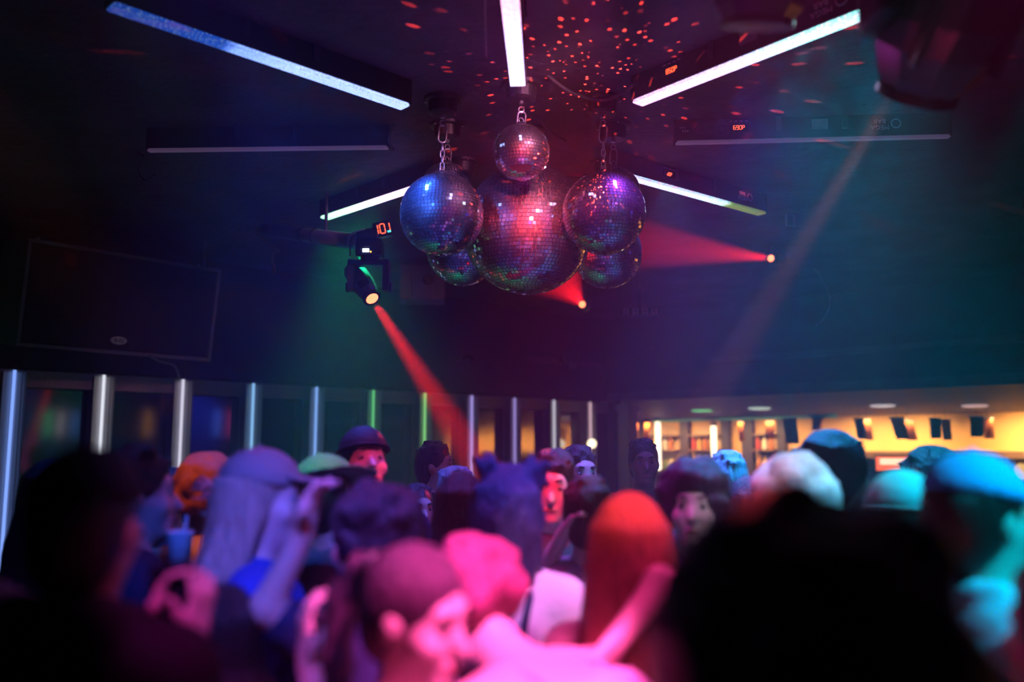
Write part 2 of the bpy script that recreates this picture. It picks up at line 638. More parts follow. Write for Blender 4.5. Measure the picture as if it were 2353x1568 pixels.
for n in range(-2, 11):
    nm, c, st = post_cols[n]
    p = A0 + DL * (STEP * n)
    t = thing('light_post', post_lab[n], 'post', mtx=frame((p.x, p.y, 0), DL, (0, 0, 1)), group='posts along the mirror wall')
    # local +y points away from the room here: the room is at -y
    mb = MB()
    mb.add([(-.085, .076, 0), (.085, .076, 0), (.085, -.075, 0), (.016, -.035, 0), (-.016, -.035, 0), (-.085, -.075, 0),
            (-.085, .076, RAIL_Z - .02), (.085, .076, RAIL_Z - .02), (.085, -.075, RAIL_Z - .02), (.016, -.035, RAIL_Z - .02), (-.016, -.035, RAIL_Z - .02), (-.085, -.075, RAIL_Z - .02)],
           [(0, 6, 7, 1), (1, 7, 8, 2), (2, 8, 9, 3), (3, 9, 10, 4), (4, 10, 11, 5), (5, 11, 6, 0), (6, 11, 10, 9, 8, 7), (0, 1, 2, 3, 4, 5)])
    mb.build('cladding', M['tread'], t)
    k = (nm, st)
    if k not in strip_mats:
        strip_mats[k] = glow('strip_' + nm.replace(' ', '_'), c, st * .45)
    s = MB().tube([(0, -.052, .35), (0, -.052, RAIL_Z + .02)], .0125, 10).build('light_strip', strip_mats[k], t, True)
    MB().box((0, -.052, RAIL_Z + .012), (.05, .03, .035), bev=.006).build('strip_cap', M['dark_metal'], t)

# strips on the wall far to the right, only seen in the mirrors
for i, (y, cname) in enumerate(((-2.2, 'green'), (-1.85, 'white'), (-1.45, 'blue'), (.5, 'amber'), (2.35, 'blue'), (2.7, 'red'))):
    c = {'green': (.1, 1, .3), 'white': (.9, .7, .75), 'blue': (.08, .3, 1), 'amber': (1, .45, .05), 'red': (1, .05, .15)}[cname]
    o = MB().tube([(10.74, y, 2.12), (10.74, y, 2.78)], .035, 10).build('wall_light_strip', glow('mirrored_strip_%s_%s' % (cname, 'abcdef'[i]), c, 1.6))
    tag(o, cname + ' light strip seen as a short line in the wall mirrors, ' + ('first from the left', 'second from the left', 'third from the left', 'fourth from the left', 'fifth from the left', 'sixth from the left')[i], 'light strip', 'strips reflected in the mirrors')
spot('blue_wall_fill', (9.2, 1.75, 3.45), (10.9, 1.75, 2.5), (.02, .06, 1.0), 900, 50, .6)  # added unseen spot, makes the blue patch shown in the mirrors


# ================================================================== star of LED bars round the mirror balls
ZB = 3.40
HUB = Vector((0.045, 4.64, ZB))


def lens_material(name, stops, dots=None, base_strength=2.1):
    """LED lens: colour runs along the bar (object x), rows of LED points where dots are given (from, to)"""
    m = bpy.data.materials.new(name)
    m.use_nodes = True
    nt = m.node_tree
    b = nt.nodes['Principled BSDF']
    tc = nt.nodes.new('ShaderNodeTexCoord')
    sp = nt.nodes.new('ShaderNodeSeparateXYZ')
    nt.links.new(tc.outputs['Generated'], sp.inputs[0])
    cr = nt.nodes.new('ShaderNodeValToRGB')
    els = cr.color_ramp.elements
    while len(els) < len(stops):
        els.new(0.5)
    for e, (pos, col, st) in zip(els, stops):
        e.position = pos
        e.color = (*col, 1)
    st_r = nt.nodes.new('ShaderNodeValToRGB')
    els = st_r.color_ramp.elements
    while len(els) < len(stops):
        els.new(0.5)
    for e, (pos, col, st) in zip(els, stops):
        e.position = pos
        e.color = (st, st, st, 1)
    nt.links.new(sp.outputs[0], cr.inputs[0])
    nt.links.new(sp.outputs[0], st_r.inputs[0])
    # fine LED lattice
    mp = nt.nodes.new('ShaderNodeMapping')
    mp.inputs['Scale'].default_value = (58, 30, 30)
    nt.links.new(tc.outputs['Object'], mp.inputs['Vector'])
    vo = nt.nodes.new('ShaderNodeTexVoronoi')
    vo.inputs['Randomness'].default_value = .55
    nt.links.new(mp.outputs[0], vo.inputs['Vector'])
    mr = nt.nodes.new('ShaderNodeMapRange')
    mr.inputs['From Min'].default_value = .15
    mr.inputs['From Max'].default_value = .55
    mr.inputs['To Min'].default_value = 1.6
    mr.inputs['To Max'].default_value = .35
    nt.links.new(vo.outputs['Distance'], mr.inputs['Value'])
    mu = nt.nodes.new('ShaderNodeMath')
    mu.operation = 'MULTIPLY'
    nt.links.new(mr.outputs[0], mu.inputs[0])
    nt.links.new(st_r.outputs[0], mu.inputs[1])
    mu2 = nt.nodes.new('ShaderNodeMath')
    mu2.operation = 'MULTIPLY'
    mu2.inputs[1].default_value = base_strength
    nt.links.new(mu.outputs[0], mu2.inputs[0])
    # a few LEDs of another colour
    mixc = nt.nodes.new('ShaderNodeMix')
    mixc.data_type = 'RGBA'
    gt = nt.nodes.new('ShaderNodeMath')
    gt.operation = 'GREATER_THAN'
    gt.inputs[1].default_value = .86
    sx = nt.nodes.new('ShaderNodeSeparateColor')
    nt.links.new(vo.outputs['Color'], sx.inputs[0])
    nt.links.new(sx.outputs[0], gt.inputs[0])
    nt.links.new(gt.outputs[0], mixc.inputs[0])
    nt.links.new(cr.outputs[0], mixc.inputs[6])
    mixc.inputs[7].default_value = (*(dots or (1, .25, .6)), 1)
    nt.links.new(mixc.outputs[2], b.inputs['Emission Color'])
    nt.links.new(mu2.outputs[0], b.inputs['Emission Strength'])
    b.inputs['Base Color'].default_value = (.2, .2, .22, 1)
    return m


BARS = [
    # inner pixel, outer pixel, lens stops from inner to outer, LED accent, lamp list (from, to, colour, watts), label, digits
    ('near_left', (933, 248), (250, 15), [(0, (.32, .42, 1), 1.35), (.45, (.30, .42, 1), 1.2), (.64, (.20, .36, 1), .9), (.68, (.01, .14, .95), .30), (1, (.01, .13, .9), .22)], (.25, .45, 1),
     [(0, .62, (.02, .10, 1.0), 30), (.66, 1, (.01, .08, 1.0), 0.6)], 'LED bar upper left, white blue near the balls and dotted blue at its far end', None, 0),
    ('near', (1190, 198), (1171, -8), [(0, (.50, .46, 1), 1.9), (.35, (.55, .42, 1), 1.9), (.6, (1, .36, .60), 1.4), (1, (1, .34, .48), 1.2)], (1, .5, .6),
     [(0, .4, (.16, .08, 1.0), 5.4), (.4, 1, (.9, .03, .5), 4.8)], 'LED bar at the top centre running towards the camera, white and pink', None, 0),
    ('near_right', (1463, 240), (2042, 12), [(0, (1, .38, .92), 1.6), (.15, (.85, .42, 1), 1.8), (.5, (.50, .52, 1), 1.9), (.72, (.34, .9, 1), 1.8), (1, (.24, 1, .95), 1.6)], (1, .55, .9),
     [(0, .25, (.30, .04, 1.0), 9), (.25, .5, (.06, .06, 1.0), 17), (.5, .66, (.01, .12, 1.0), 17), (.66, 1, (.0, .50, .85), 44)], 'LED bar upper right, white turning cyan beside the big dark moving head', '850P', .20),
    ('far_left', (1003, 418), (745, 503), [(0, (.7, .42, 1), 1.7), (.45, (.95, .6, 1), 1.7), (.68, (.5, 1, .72), 1.7), (1, (.26, 1, .42), 1.5)], (1, .7, .8),
     [(0, .5, (.20, .06, 1.0), 1.5), (.5, 1, (.0, .9, .30), 26)], 'LED bar behind the left balls, green and white at its outer end', None, 0),
    ('far_right', (1390, 393), (1752, 493), [(0, (.34, .44, 1), 1.5), (.55, (.36, .62, 1), 1.5), (.72, (.4, .85, 1), 1.2), (.76, (.38, .85, .08), .26), (1, (.45, .75, .05), .20)], (1, .12, .05),
     [(0, .7, (.04, .12, 1.0), 9.6)], 'LED bar behind the right balls, bluish white with yellow green end', 'd0P', .34),
    ('left', (895, 344), (343, 351), None, None, [], 'faintly lit LED bar seen edge on, left of the mirror balls', None, 0),
    ('right', (1550, 334), (2180, 319), None, None, [(.0, .5, (.12, .03, 1.0), 2.4), (.5, 1, (.0, .35, .7), 2.4)], 'faintly lit LED bar seen edge on with red display, right of the balls', '690P', .235),
]
M['lens_dim'] = mat('dim_lens', (.34, .30, .36), .3, bump=.2, bscale=120)
_lb = M['lens_dim'].node_tree.nodes['Principled BSDF']
_lb.inputs['Emission Color'].default_value = (.75, .45, 1.0, 1)
_lb.inputs['Emission Strength'].default_value = .06  # faint violet glow given to the lens of the edge-on bars
M['red_led'] = glow('red_led_digits', (1, .10, .03), 2.6)
BW, BH = .075, .125


def ring_mesh(r, t, y):
    mb = MB()
    mb.tube([(r * math.cos(a * math.pi / 12), y, r * math.sin(a * math.pi / 12)) for a in range(24)], t, 6, closed=True)
    return mb


for (nm, pin, pout, stops, acc, lamps, lab, dig, digpos) in BARS:
    a = PZ(*pin, ZB)
    b = PZ(*pout, ZB)
    L = (b - a).length
    if nm == 'near':
        L = 1.36
    T = frame(a, b - a)                       # local x from the hub outwards, z up
    # which local side (+y or -y) the camera sees
    side = -1 if (T.to_3x3() @ Vector((0, -1, 0))).dot(CAM - a) > 0 else 1
    t = thing('led_bar', lab, 'stage light', mtx=T, group='LED bars in a star round the balls')
    MB().box((L / 2, 0, BH / 2 + .012), (L, BW, BH), bev=.006).build('housing', M['black'], t)
    lm = M['lens_dim'] if stops is None else lens_material('lens_' + nm, stops, acc)
    if stops is None:
        MB().box((L / 2, side * .020, .005), (L - .01, .034, .014)).build('lens', lm, t)
    else:
        MB().box((L / 2, 0, .004), (L - .01, BW - .006, .016), bev=.004).build('lens', lm, t)
    for ex in (.004, L - .004):
        MB().box((ex, 0, BH / 2 + .01), (.014, BW + .006, BH + .01), bev=.003).build('end_cap', M['black'], t)
    for ex in (.38 * L, .62 * L):
        mb = MB()
        mb.box((ex, 0, BH + .03), (.03, BW + .03, .006)).box((ex, BW / 2 + .012, BH * .75), (.03, .005, .08)).box((ex, -BW / 2 - .012, BH * .75), (.03, .005, .08))
        mb.build('bracket', M['dark_metal'], t)
    ys = side * (BW / 2 + .002)
    flip = 1 if side < 0 else -1              # text faces the camera
    if dig:
        x = digpos * L
        dsp = MB().box((x, ys, .075), (.10, .006, .042), bev=.002).build('display', M['black_gloss'], t)
        g = digits(dig, .022)
        o = g.build('digit_segments', M['red_led'], dsp)
        o.matrix_basis = Matrix.Translation((x, ys + side * .004, .075)) @ Matrix.Diagonal((flip, 1, 1, 1)) @ Matrix.Rotation(R(0), 4, 'Y')
        # menu marks over the display
        mb = MB()
        for i in range(4):
            mb.box((x - .042 + i * .028, ys, .112), (.016, .003, .004))
        mb.build('menu_marks', M['print'], t)
    if nm in ('near_right', 'right', 'far_right'):
        # maker's lettering, which hangs upside down, with a ring mark
        xx = {'near_right': .80, 'right': .745, 'far_right': .82}[nm] * L
        for txt, zz, sz in (('MEGA', .058, .036), ('BAR', .092, .036)):
            me = text_mesh(txt, sz)
            o = link('lettering', me, M['print'], t)
            rot = Matrix.Rotation(R(90), 4, 'X') @ Matrix.Rotation(R(180), 4, 'Z')
            if flip < 0:
                rot = Matrix.Rotation(R(180), 4, 'Z') @ rot
            o.matrix_basis = Matrix.Translation((xx, ys + side * .002, zz)) @ rot
        o = ring_mesh(.024, .003, 0).build('ring_mark', M['print'], t)
        o.location = (xx + (.085 if flip > 0 else -.085), ys, .078)
    if nm in ('right', 'near_right'):
        MB().box((.53 * L, ys, .085), (.085, .003, .055)).build('rating_plate', M['grey_box'], t)
    if nm == 'right':
        for i in range(4):
            o = ring_mesh(.021, .0025, 0).build('socket', M['dark_metal'] if i < 2 else M['black_gloss'], t)
            o.location = (.085 * L + i * .065, ys, .07)
        mb = MB()
        for i in range(3):
            mb.box((.02 * L + .012 * i, ys, .082), (.008, .002, .006)).box((.03 * L + .012 * i, ys, .064), (.006, .002, .012))
        mb.build('approval_marks', M['print'], t)
    # the light each bar throws straight down
    for (f0, f1, c, w) in lamps:
        x = (f0 + f1) / 2 * L
        lp = T @ Vector((x, 0, -.012))
        lo = area('led_bar_light', lp, lp - Vector((0, 0, 1)), c, w, (f1 - f0) * L, .05, 75)
        xd = T.to_3x3() @ Vector((1, 0, 0))
        lo.rotation_euler = frame(lp, xd).to_euler()

# ================================================================== mirror balls
BALLS = [
    # u, v, radius px, depth, tile m, label
    ('large', 1212, 529, 148, 4.78, .0205, 'largest mirror ball at the centre of the cluster'),
    ('front_left', 1015, 493, 95, 4.36, .0172, 'left front mirror ball with blue sheen'),
    ('front_right', 1388, 490, 95, 4.36, .0172, 'right front mirror ball with violet and red sheen'),
    ('low_left', 1063, 575, 82, 5.32, .0172, 'mirror ball half hidden below and behind the left front ball'),
    ('low_right', 1395, 583, 80, 5.32, .0172, 'mirror ball half hidden below the right front ball, with an orange highlight'),
    ('small_top', 1198, 350, 64, 4.22, .0158, 'small mirror ball on top with a patch of missing tiles'),
    ('small_left', 1027, 433, 59, 4.74, .0145, 'small dark mirror ball behind the left front ball'),
    ('small_right', 1411, 443, 59, 4.74, .0145, 'small mirror ball mostly hidden behind the right front ball'),
]


def make_ball(u, v, rp, Z, tile, label, seed, hole=False):
    c = P(u, v, Z)
    rad = rp / FPX * Z
    rng = random.Random(seed)
    t = thing('mirror_ball', label, 'mirror ball', c, R(rng.uniform(0, 90)), 'mirror ball cluster')
    MB().sphere((0, 0, 0), rad * .985, 40).build('core', M['grout_dark' if hole else 'grout'], t, True)
    rows = max(8, round(math.pi * rad / tile))
    dth = math.pi / rows
    vs, fs = [], []
    gap = .84
    hd = None
    if hole:
        inv = Matrix.Rotation(-t.rotation_euler.z, 3, 'Z')
        d = (P(1198, 391, Z - rad * .8) - c).normalized()
        hd = inv @ d
    for i in range(rows):
        th = (i + .5) * dth
        circ = 2 * math.pi * rad * math.sin(th)
        n = max(3, round(circ / tile))
        off = rng.random() * 6.28
        for k in range(n):
            ph = off + 2 * math.pi * k / n
            nrm = Vector((math.sin(th) * math.cos(ph), math.sin(th) * math.sin(ph), math.cos(th)))
            if hd is not None:
                q = nrm - hd
                e1 = Vector((-hd.y, hd.x, 0)).normalized()
                e2 = hd.cross(e1)
                if (q.dot(e1) / .36) ** 2 + (q.dot(e2) / .20) ** 2 < 1 + rng.uniform(-.15, .15):
                    continue
            ex = Vector((-math.sin(ph), math.cos(ph), 0))
            ey = nrm.cross(ex)
            jx, jy = rng.gauss(0, .026), rng.gauss(0, .026)
            n2 = (nrm + ex * jx + ey * jy).normalized()
            ex2 = (ex - n2 * ex.dot(n2)).normalized()
            ey2 = n2.cross(ex2)
            hw = min(tile, circ / n) * gap / 2
            hh = rad * dth * gap / 2
            p = nrm * rad
            o = len(vs)
            for (sx, sy) in ((-1, -1), (1, -1), (1, 1), (-1, 1)):
                vs.append(p + ex2 * hw * sx + ey2 * hh * sy + n2 * .0015)
            for (sx, sy) in ((-1, -1), (1, -1), (1, 1), (-1, 1)):
                vs.append(p + ex2 * hw * sx + ey2 * hh * sy - nrm * .004)
            fs.append((o, o + 1, o + 2, o + 3))
            for a_ in range(4):
                b_ = (a_ + 1) % 4
                fs.append((o + 4 + a_, o + 4 + b_, o + b_, o + a_))
    mb = MB()
    mb.add(vs, fs)
    tl = mb.build('mirror_tiles', M['tile'], t)
    tag(tl, kind='stuff')
    MB().lathe([(.0, rad + .012), (.022, rad + .012), (.026, rad + .004), (.03, rad - .004)], 16).build('top_cap', M['dark_metal'], t)
    MB().lathe([(.0, -rad - .012), (.007, -rad - .010), (.008, -rad - .002), (.02, -rad + .003)], 12).build('bottom_pin', M['dark_metal'], t)
    # eye ring
    mb = MB()
    mb.tube([(.014 * math.cos(a * math.pi / 8), 0, rad + .024 + .014 * math.sin(a * math.pi / 8)) for a in range(16)], .003, 6, closed=True)
    mb.build('eye_ring', M['steel'], t, True)
    return c, rad


def link_mesh(L, W, r):
    pts = []
    n = 6
    s = (L - W) / 2
    for k in range(n + 1):
        a = math.pi * k / n
        pts.append((W / 2 * math.cos(a), 0, s + W / 2 * math.sin(a)))
    for k in range(n + 1):
        a = math.pi + math.pi * k / n
        pts.append((W / 2 * math.cos(a), 0, -s + W / 2 * math.sin(a)))
    mb = MB()
    mb.tube(pts, r, 6, closed=True)
    me = bpy.data.meshes.new('chain_link')
    me.from_pydata(mb.v, [], mb.f)
    me.polygons.foreach_set('use_smooth', [True] * len(me.polygons))
    me.materials.append(M['steel'])
    return me


LINK = link_mesh(.040, .020, .0036)
SNAP = link_mesh(.095, .040, .0048)
CHAIN_LAB = {'large': 'chain of the largest mirror ball, hidden behind the small top ball', 'front_left': 'steel chain with a snap hook above the left front mirror ball',
             'front_right': 'steel chain with a snap hook above the right front mirror ball', 'low_left': 'chain running up behind the left front ball chain',
             'low_right': 'chain and rod above the half hidden lower right ball', 'small_top': 'short chain of two hooks above the small top mirror ball',
             'small_left': 'chain at the small dark ball behind the left', 'small_right': 'chain at the small ball behind the right front ball'}
MOTOR_LAB = {'large': 'round black motor plate over the centre ball', 'front_left': 'black ball motor over the left front chain', 'front_right': 'black round ball motor over the right front chain under the looped cable',
             'low_left': 'black ball motor over the rear left ball', 'low_right': 'black drum shaped ball motor over the rear right ball', 'small_top': 'black ball motor over the small top ball',
             'small_left': 'black ball motor over the small left ball', 'small_right': 'black ball motor over the small right ball'}
for i, (nm, u, v, rp, Z, tile, lab) in enumerate(BALLS):
    c, rad = make_ball(u, v, rp, Z, tile, lab, 11 + i, nm == 'small_top')
    mz = CZ - .075
    mo = thing('ball_motor', MOTOR_LAB[nm], 'motor', (c.x, c.y, CZ), 0, 'motors over the mirror balls')
    MB().lathe([(0, -.085), (.055, -.085), (.07, -.075), (.075, -.02), (.095, -.015), (.1, -.001)], 24).build('drum', M['black'], mo, False)
    MB().lathe([(.012, -.10), (.012, -.08)], 10).build('shaft', M['steel'], mo)
    for a in range(3):
        an = a * 2.1 + i
        MB().lathe([(.006, -.019), (.006, -.012)], 8, Matrix.Translation((.087 * math.cos(an), .087 * math.sin(an), 0))).build('screw', M['steel'], mo)
    # chain from the ring up to the shaft
    ch = thing('hanging_chain', CHAIN_LAB[nm], 'chain', (c.x, c.y, c.z + rad + .03), 0, 'chains of the mirror balls')
    top = CZ - .105 - (c.z + rad + .03)
    z = .014
    if nm == 'small_top':
        lks = [(SNAP, .095)]
        z0 = top - .10
    z_snap = top - .075
    k = 0
    lo = None
    while z + .02 < z_snap - .045:
        o = link('chain_link', LINK, None, ch)
        o.location = (rng_ if False else 0, 0, z)
        o.rotation_euler = (0, 0, (k % 2) * math.pi / 2 + .3)
        z += .031
        k += 1
    o = link('snap_hook', SNAP, None, ch)
    o.location = (0, 0, z_snap - .004)
    o.rotation_euler = (0, R(4), .25)
    MB().tube([(.013 * math.cos(a * math.pi / 6), 0, z_snap + .052 + .016 * math.sin(a * math.pi / 6)) for a in range(12)], .0035, 6, closed=True).build('hook_eye', M['steel'], ch, True)
    if nm == 'front_right':
        MB().box((-.035, 0, z_snap - .115), (.055, .004, .045), Matrix.Rotation(R(12), 4, 'Y')).build('tag_plate', M['dark_metal'], ch)

# red flecks: an added patterned point light in place of the balls' reflections
fl_ = bpy.data.lights.new('fleck_gobo', 'POINT')
fl_.color = (1, .05, .03)
fl_.energy = 560
fl_.shadow_soft_size = 0.0
fl_.use_nodes = True
_n = fl_.node_tree.nodes
_l = fl_.node_tree.links
em = _n['Emission']
tc = _n.new('ShaderNodeTexCoord')
vo = _n.new('ShaderNodeTexVoronoi')
vo.inputs['Scale'].default_value = 13.0
vo.inputs['Randomness'].default_value = 1.0
mr = _n.new('ShaderNodeMapRange')
mr.inputs['From Min'].default_value = .22
mr.inputs['From Max'].default_value = .15
mr.inputs['To Min'].default_value = 0.0
mr.inputs['To Max'].default_value = 1.0
_l.new(tc.outputs['Normal'], vo.inputs['Vector'])
_l.new(vo.outputs['Distance'], mr.inputs['Value'])
_sc = _n.new('ShaderNodeSeparateColor')
_l.new(vo.outputs['Color'], _sc.inputs[0])
_mu = _n.new('ShaderNodeMath')
_mu.operation = 'MULTIPLY'
_l.new(mr.outputs[0], _mu.inputs[0])
_l.new(_sc.outputs[0], _mu.inputs[1])
_l.new(_mu.outputs[0], em.inputs['Strength'])
flo = bpy.data.objects.new('fleck_gobo', fl_)
flo.location = (0.40, 3.95, 3.06)
COL.objects.link(flo)

# ================================================================== moving heads and spots
RED = (1.0, .008, .014)


def lens_disc(name, r, m, parent, T):
    mb = MB()
    mb.lathe([(0, .012), (r * .5, .010), (r * .85, .005), (r, -.002)], 24, T)
    return mb.build(name, m, parent, True)


M['hot_lens'] = glow('hot_red_lens', (1.0, .20, .085), 3.4)
M['lcd'] = glow('white_lcd', (.75, .86, 1.0), 3.5)
M['orange_led'] = glow('orange_led', (1, .3, .03), 8)

# --- the moving head on the left, in detail
Zm = 5.5
top = P(850, 548, Zm)
t = thing('moving_head_light', 'dark moving head lamp left of the balls, white display and red beam', 'stage light', top, 0, 'red beam spots')
px = Zm / FPX                                    # metres per pixel here


def L2(u, v, dy=0.0):
    q = P(u, v, Zm) - top
    return Vector((q.x, q.y + dy, q.z))


bs = MB()
bs.box(L2(850, 573), (.165, .17, .115), bev=.03)
bs.build('base', M['black_gloss'], t)
scr = MB().box(L2(846, 583, -.092), (.040, .006, .022)).build('display', M['lcd'], t)
MB().sphere(L2(857, 586, -.09), .005, 8).build('indicator', M['orange_led'], t)
mb = MB()
for i in range(4):
    mb.sphere(L2(841 + i * 4, 574, -.088), .0028, 6)
for i in range(2):
    mb.sphere(L2(834, 579 + i * 4, -.088), .0028, 6)
mb.build('buttons', M['print'], t)
MB().lathe([(.06, -.02), (.06, .02)], 20, Matrix.Translation(L2(850, 600))).build('turntable', M['black'], t)
for (u0, nm) in ((808, 'yoke_arm'), (888, 'yoke_arm')):
    MB().box(L2(u0, 634), (.042, .09, .20), bev=.012).build(nm, M['grey_box'] if u0 < 850 else M['black'], t)
MB().box(L2(848, 606), (.26, .09, .035), bev=.012).build('yoke_bridge', M['black'], t)
for u0 in (800, 896):
    MB().lathe([(.0, -.012), (.03, -.012), (.034, .012), (0, .012)], 16, Matrix.Translation(L2(u0, 660)) @ Matrix.Rotation(R(90), 4, 'Y')).build('tilt_knob', M['black'], t)
lens_c = L2(857, 688, -.05)
beam_target = P(1046, 985, 4.75)
bd = (beam_target - (top + lens_c)).normalized()
tail = lens_c - bd * .30
HT = zframe(tail, bd, (0, -1, .3))
MB().lathe([(.0, -.02), (.05, -.02), (.068, .0), (.074, .08), (.074, .17), (.062, .25), (.050, .285), (.050, .302), (.042, .302)], 10, HT).build('lamp_head', M['grey_box'], t)
MB().lathe([(.052, .278), (.058, .284), (.058, .306), (.050, .308)], 24, HT).build('lens_ring', M['black_gloss'], t)
lens_disc('lens', .043, M['hot_lens'], t, HT @ Matrix.Translation((0, 0, .307)))
mb = MB()
for i in range(7):
    mb.box((-.03 + i * .01, .066, .215), (.004, .012, .05))
mb.build('cooling_fins', M['black'], t).matrix_basis = HT
# clamp and twin cables
MB().tube([L2(815, 548, -.02), L2(806, 570, -.03), L2(806, 590, -.02)], .005, 6).build('safety_bracket', M['grey_box'], t)
for i in range(2):
    MB().tube([L2(803 - i * 3, 570, -.06), L2(809 - i * 3, 553, -.09), L2(822 - i * 2, 540, -.08), L2(840, 530, -.03)], .004, 6).build('lead', M['pale_cable'], t, True)
MB().box(L2(850, 540), (.10, .06, .05), bev=.01).build('clamp', M['dark_metal'], t)
spot('red_beam_left', top + lens_c + bd * .03, beam_target, RED, 17000, 8.5, .35, .028)

# --- the counter box with a red 101 next to it
c = P(878, 526, 5.6)
t = thing('counter_display', 'small box with red digits 101 above the left moving head', 'display', frame(c, (1, .05, .22)).translation, 0)
t.matrix_world = frame(c, (1, .05, .22))
MB().box((0, .03, 0), (.115, .06, .10), bev=.006).build('case', M['black_gloss'], t)
o = digits('10', .062).build('digit_segments', M['red_led'], t)
o.location = (-.020, -.004, 0)
o = digits('1', .062).build('digit_segments', M['red_led'], t)
o.location = (.034, -.004, 0)
MB().box((-.11, .03, -.012), (.12, .05, .07), bev=.01).build('mount', M['dark_metal'], t)
MB().box((.042, -.004, -.026), (.022, .004, .012)).build('sticker', glow('cyan_led', (.1, .8, .7), 1.5), t)


# --- small beam spots at the back, aimed at the balls
def beam_spot(u, v, Z, target, label, watts, ang, rl):
    p = P(u, v, Z)
    d = (Vector(target) - p).normalized()
    t = thing('beam_spot', label, 'stage light', p, 0, 'red beam spots')
    # the can hangs behind its lens, along the beam
    T = zframe((0, 0, 0), d)
    MB().lathe([(0, -.24), (rl * 1.2, -.24), (rl * 1.5, -.20), (rl * 1.5, -.05), (rl * 1.2, -.004), (rl * 1.04, -.004)], 20, T).build('lamp_head', M['black'], t)
    MB().lathe([(rl * 1.02, -.012), (rl * 1.18, -.012), (rl * 1.18, .006), (rl * 1.02, .006)], 24, T).build('lens_ring', M['dark_metal'], t)
    lens_disc('lens', rl, M['hot_lens'], t, T @ Matrix.Translation((0, 0, .002)))
    y = -d * .13
    MB().tube([y + Vector((-rl * 1.8, 0, 0)), y + Vector((-rl * 1.9, 0, .12)), y + Vector((0, 0, .16)), y + Vector((rl * 1.9, 0, .12)), y + Vector((rl * 1.8, 0, 0))], .008, 6).build('yoke', M['dark_metal'], t)
    hz = CZ - p.z
    MB().tube([y + Vector((0, 0, .15)), y + Vector((0, 0, hz))], .014, 8).build('drop_rod', M['black'], t)
    spot('red_beam', p + d * .03, target, RED, watts, ang, .3, rl * .8)


big = P(1212, 529, 4.78)
beam_spot(1338, 700, 7.6, P(1222, 565, 4.95), 'red spot shining up from below the largest ball', 6500, 12, .034)
beam_spot(1772, 594, 7.4, P(1235, 535, 4.95), 'red spot far right whose beam points left at the balls', 9000, 10, .034)


# --- big dark moving heads close overhead
def big_head(u, v, Z, d, scale, label, mtl):
    """v is the pixel of the lower rim of the head; d is where it points"""
    p = P(u, v, Z)
    t = thing('moving_head_light', label, 'stage light', p, 0, 'big moving heads overhead')
    d = Vector(d).normalized()
    T = zframe((0, 0, 0), d, (0, 1, .2)) @ Matrix.Scale(scale, 4)
    # faceted, egg-shaped shell ending in a lens
    MB().lathe([(.0, -.42), (.09, -.41), (.155, -.34), (.19, -.22), (.185, -.10), (.165, -.02), (.13, .06), (.105, .10), (.10, .105)], 9, T).build('lamp_head', mtl, t)
    MB().lathe([(.095, .095), (.112, .098), (.112, .118), (.095, .118)], 24, T).build('lens_ring', M['black_gloss'], t)
    lens_disc('lens', .095, M['black_gloss'], t, T @ Matrix.Translation((0, 0, .112)))
    for s in (-1, 1):
        MB().box((s * .105, -.155, -.10), (.02, .05, .20), T, bev=.008).build('side_rib', M['black_gloss'], t)
    mid = T @ Vector((0, 0, -.16))
    for s in (-1, 1):
        MB().box((mid.x + s * .205 * scale, mid.y, mid.z + .09 * scale), (.06 * scale, .15 * scale, .34 * scale), bev=.02).build('yoke_arm', M['black'], t)
    zb = CZ - p.z
    MB().box((mid.x, mid.y, mid.z + .30 * scale), (.46 * scale, .17 * scale, .10 * scale), bev=.02).build('yoke_bridge', M['black'], t)
    b0, b1 = mid.z + .36 * scale, zb
    if b1 - b0 > .02:
        MB().box((mid.x, mid.y, (b0 + b1) / 2), (.34 * scale, .30 * scale, b1 - b0), bev=.015).build('base', M['black'], t)
    return p, d


p, d = big_head(2142, 126, 2.44, (-.10, .55, -.62), 1.02, 'big dark moving head at the upper right corner, close overhead', M['black_gloss'])
p2, d2 = big_head(1748, -28, 2.55, (-.05, .30, -.9), .95, 'dark moving head cut off by the top edge right of centre', M['black_gloss'])
spot('faint_orange_beam', P(2052, 215, 2.62), P(1700, 800, 4.4), (1.0, .22, .14), 3600, 5.5, .4, .02)

# ================================================================== speaker, boxes, safety lamps
c0, c1 = P(85, 570, 6.3), P(486, 632, 7.3)
c2, c3 = P(60, 800, 6.3), P(465, 795, 7.3)
xd = Vector((c1.x - c0.x, c1.y - c0.y, 0))
W = xd.length
ctr = (c0 + c1 + c2 + c3) / 4
T = frame(ctr, xd, (0, -.0, 1))
T = T @ Matrix.Rotation(R(8), 4, 'X')
t = thing('hanging_speaker', 'large black speaker cabinet with an oval badge hung on the left wall', 'speaker', mtx=T)
H = .78
W = 1.5
MB().box((0, .28, 0), (W, .5, H), bev=.012).build('cabinet', M['ozite'], t)
MB().box((0, .012, 0), (W - .06, .05, H - .06), bev=.01).build('grille', M['speaker_cloth'], t)
mb = MB()
for s in (-1, 1):
    mb.box((s * (W / 2 - .012), .005, 0), (.026, .06, H + .004), bev=.004)
    mb.box((0, .005, s * (H / 2 - .012)), (W + .004, .06, .026), bev=.004)
mb.build('front_frame', M['ozite'], t)
bd_ = MB().lathe([(.0, .006), (.058, .006), (.066, .0), (.066, -.006)], 28, Matrix.Translation((-.03, -.02, -.285)) @ Matrix.Rotation(R(90), 4, 'X') @ Matrix.Diagonal((1, .5, 1, 1))).build('badge', M['silver'], t)
me = text_mesh('B-52', .040, bold=.0006)
o = link('badge_lettering', me, M['black'], bd_)
o.matrix_basis = Matrix.Translation((-.03, -.0275, -.285)) @ Matrix.Rotation(R(90), 4, 'X')
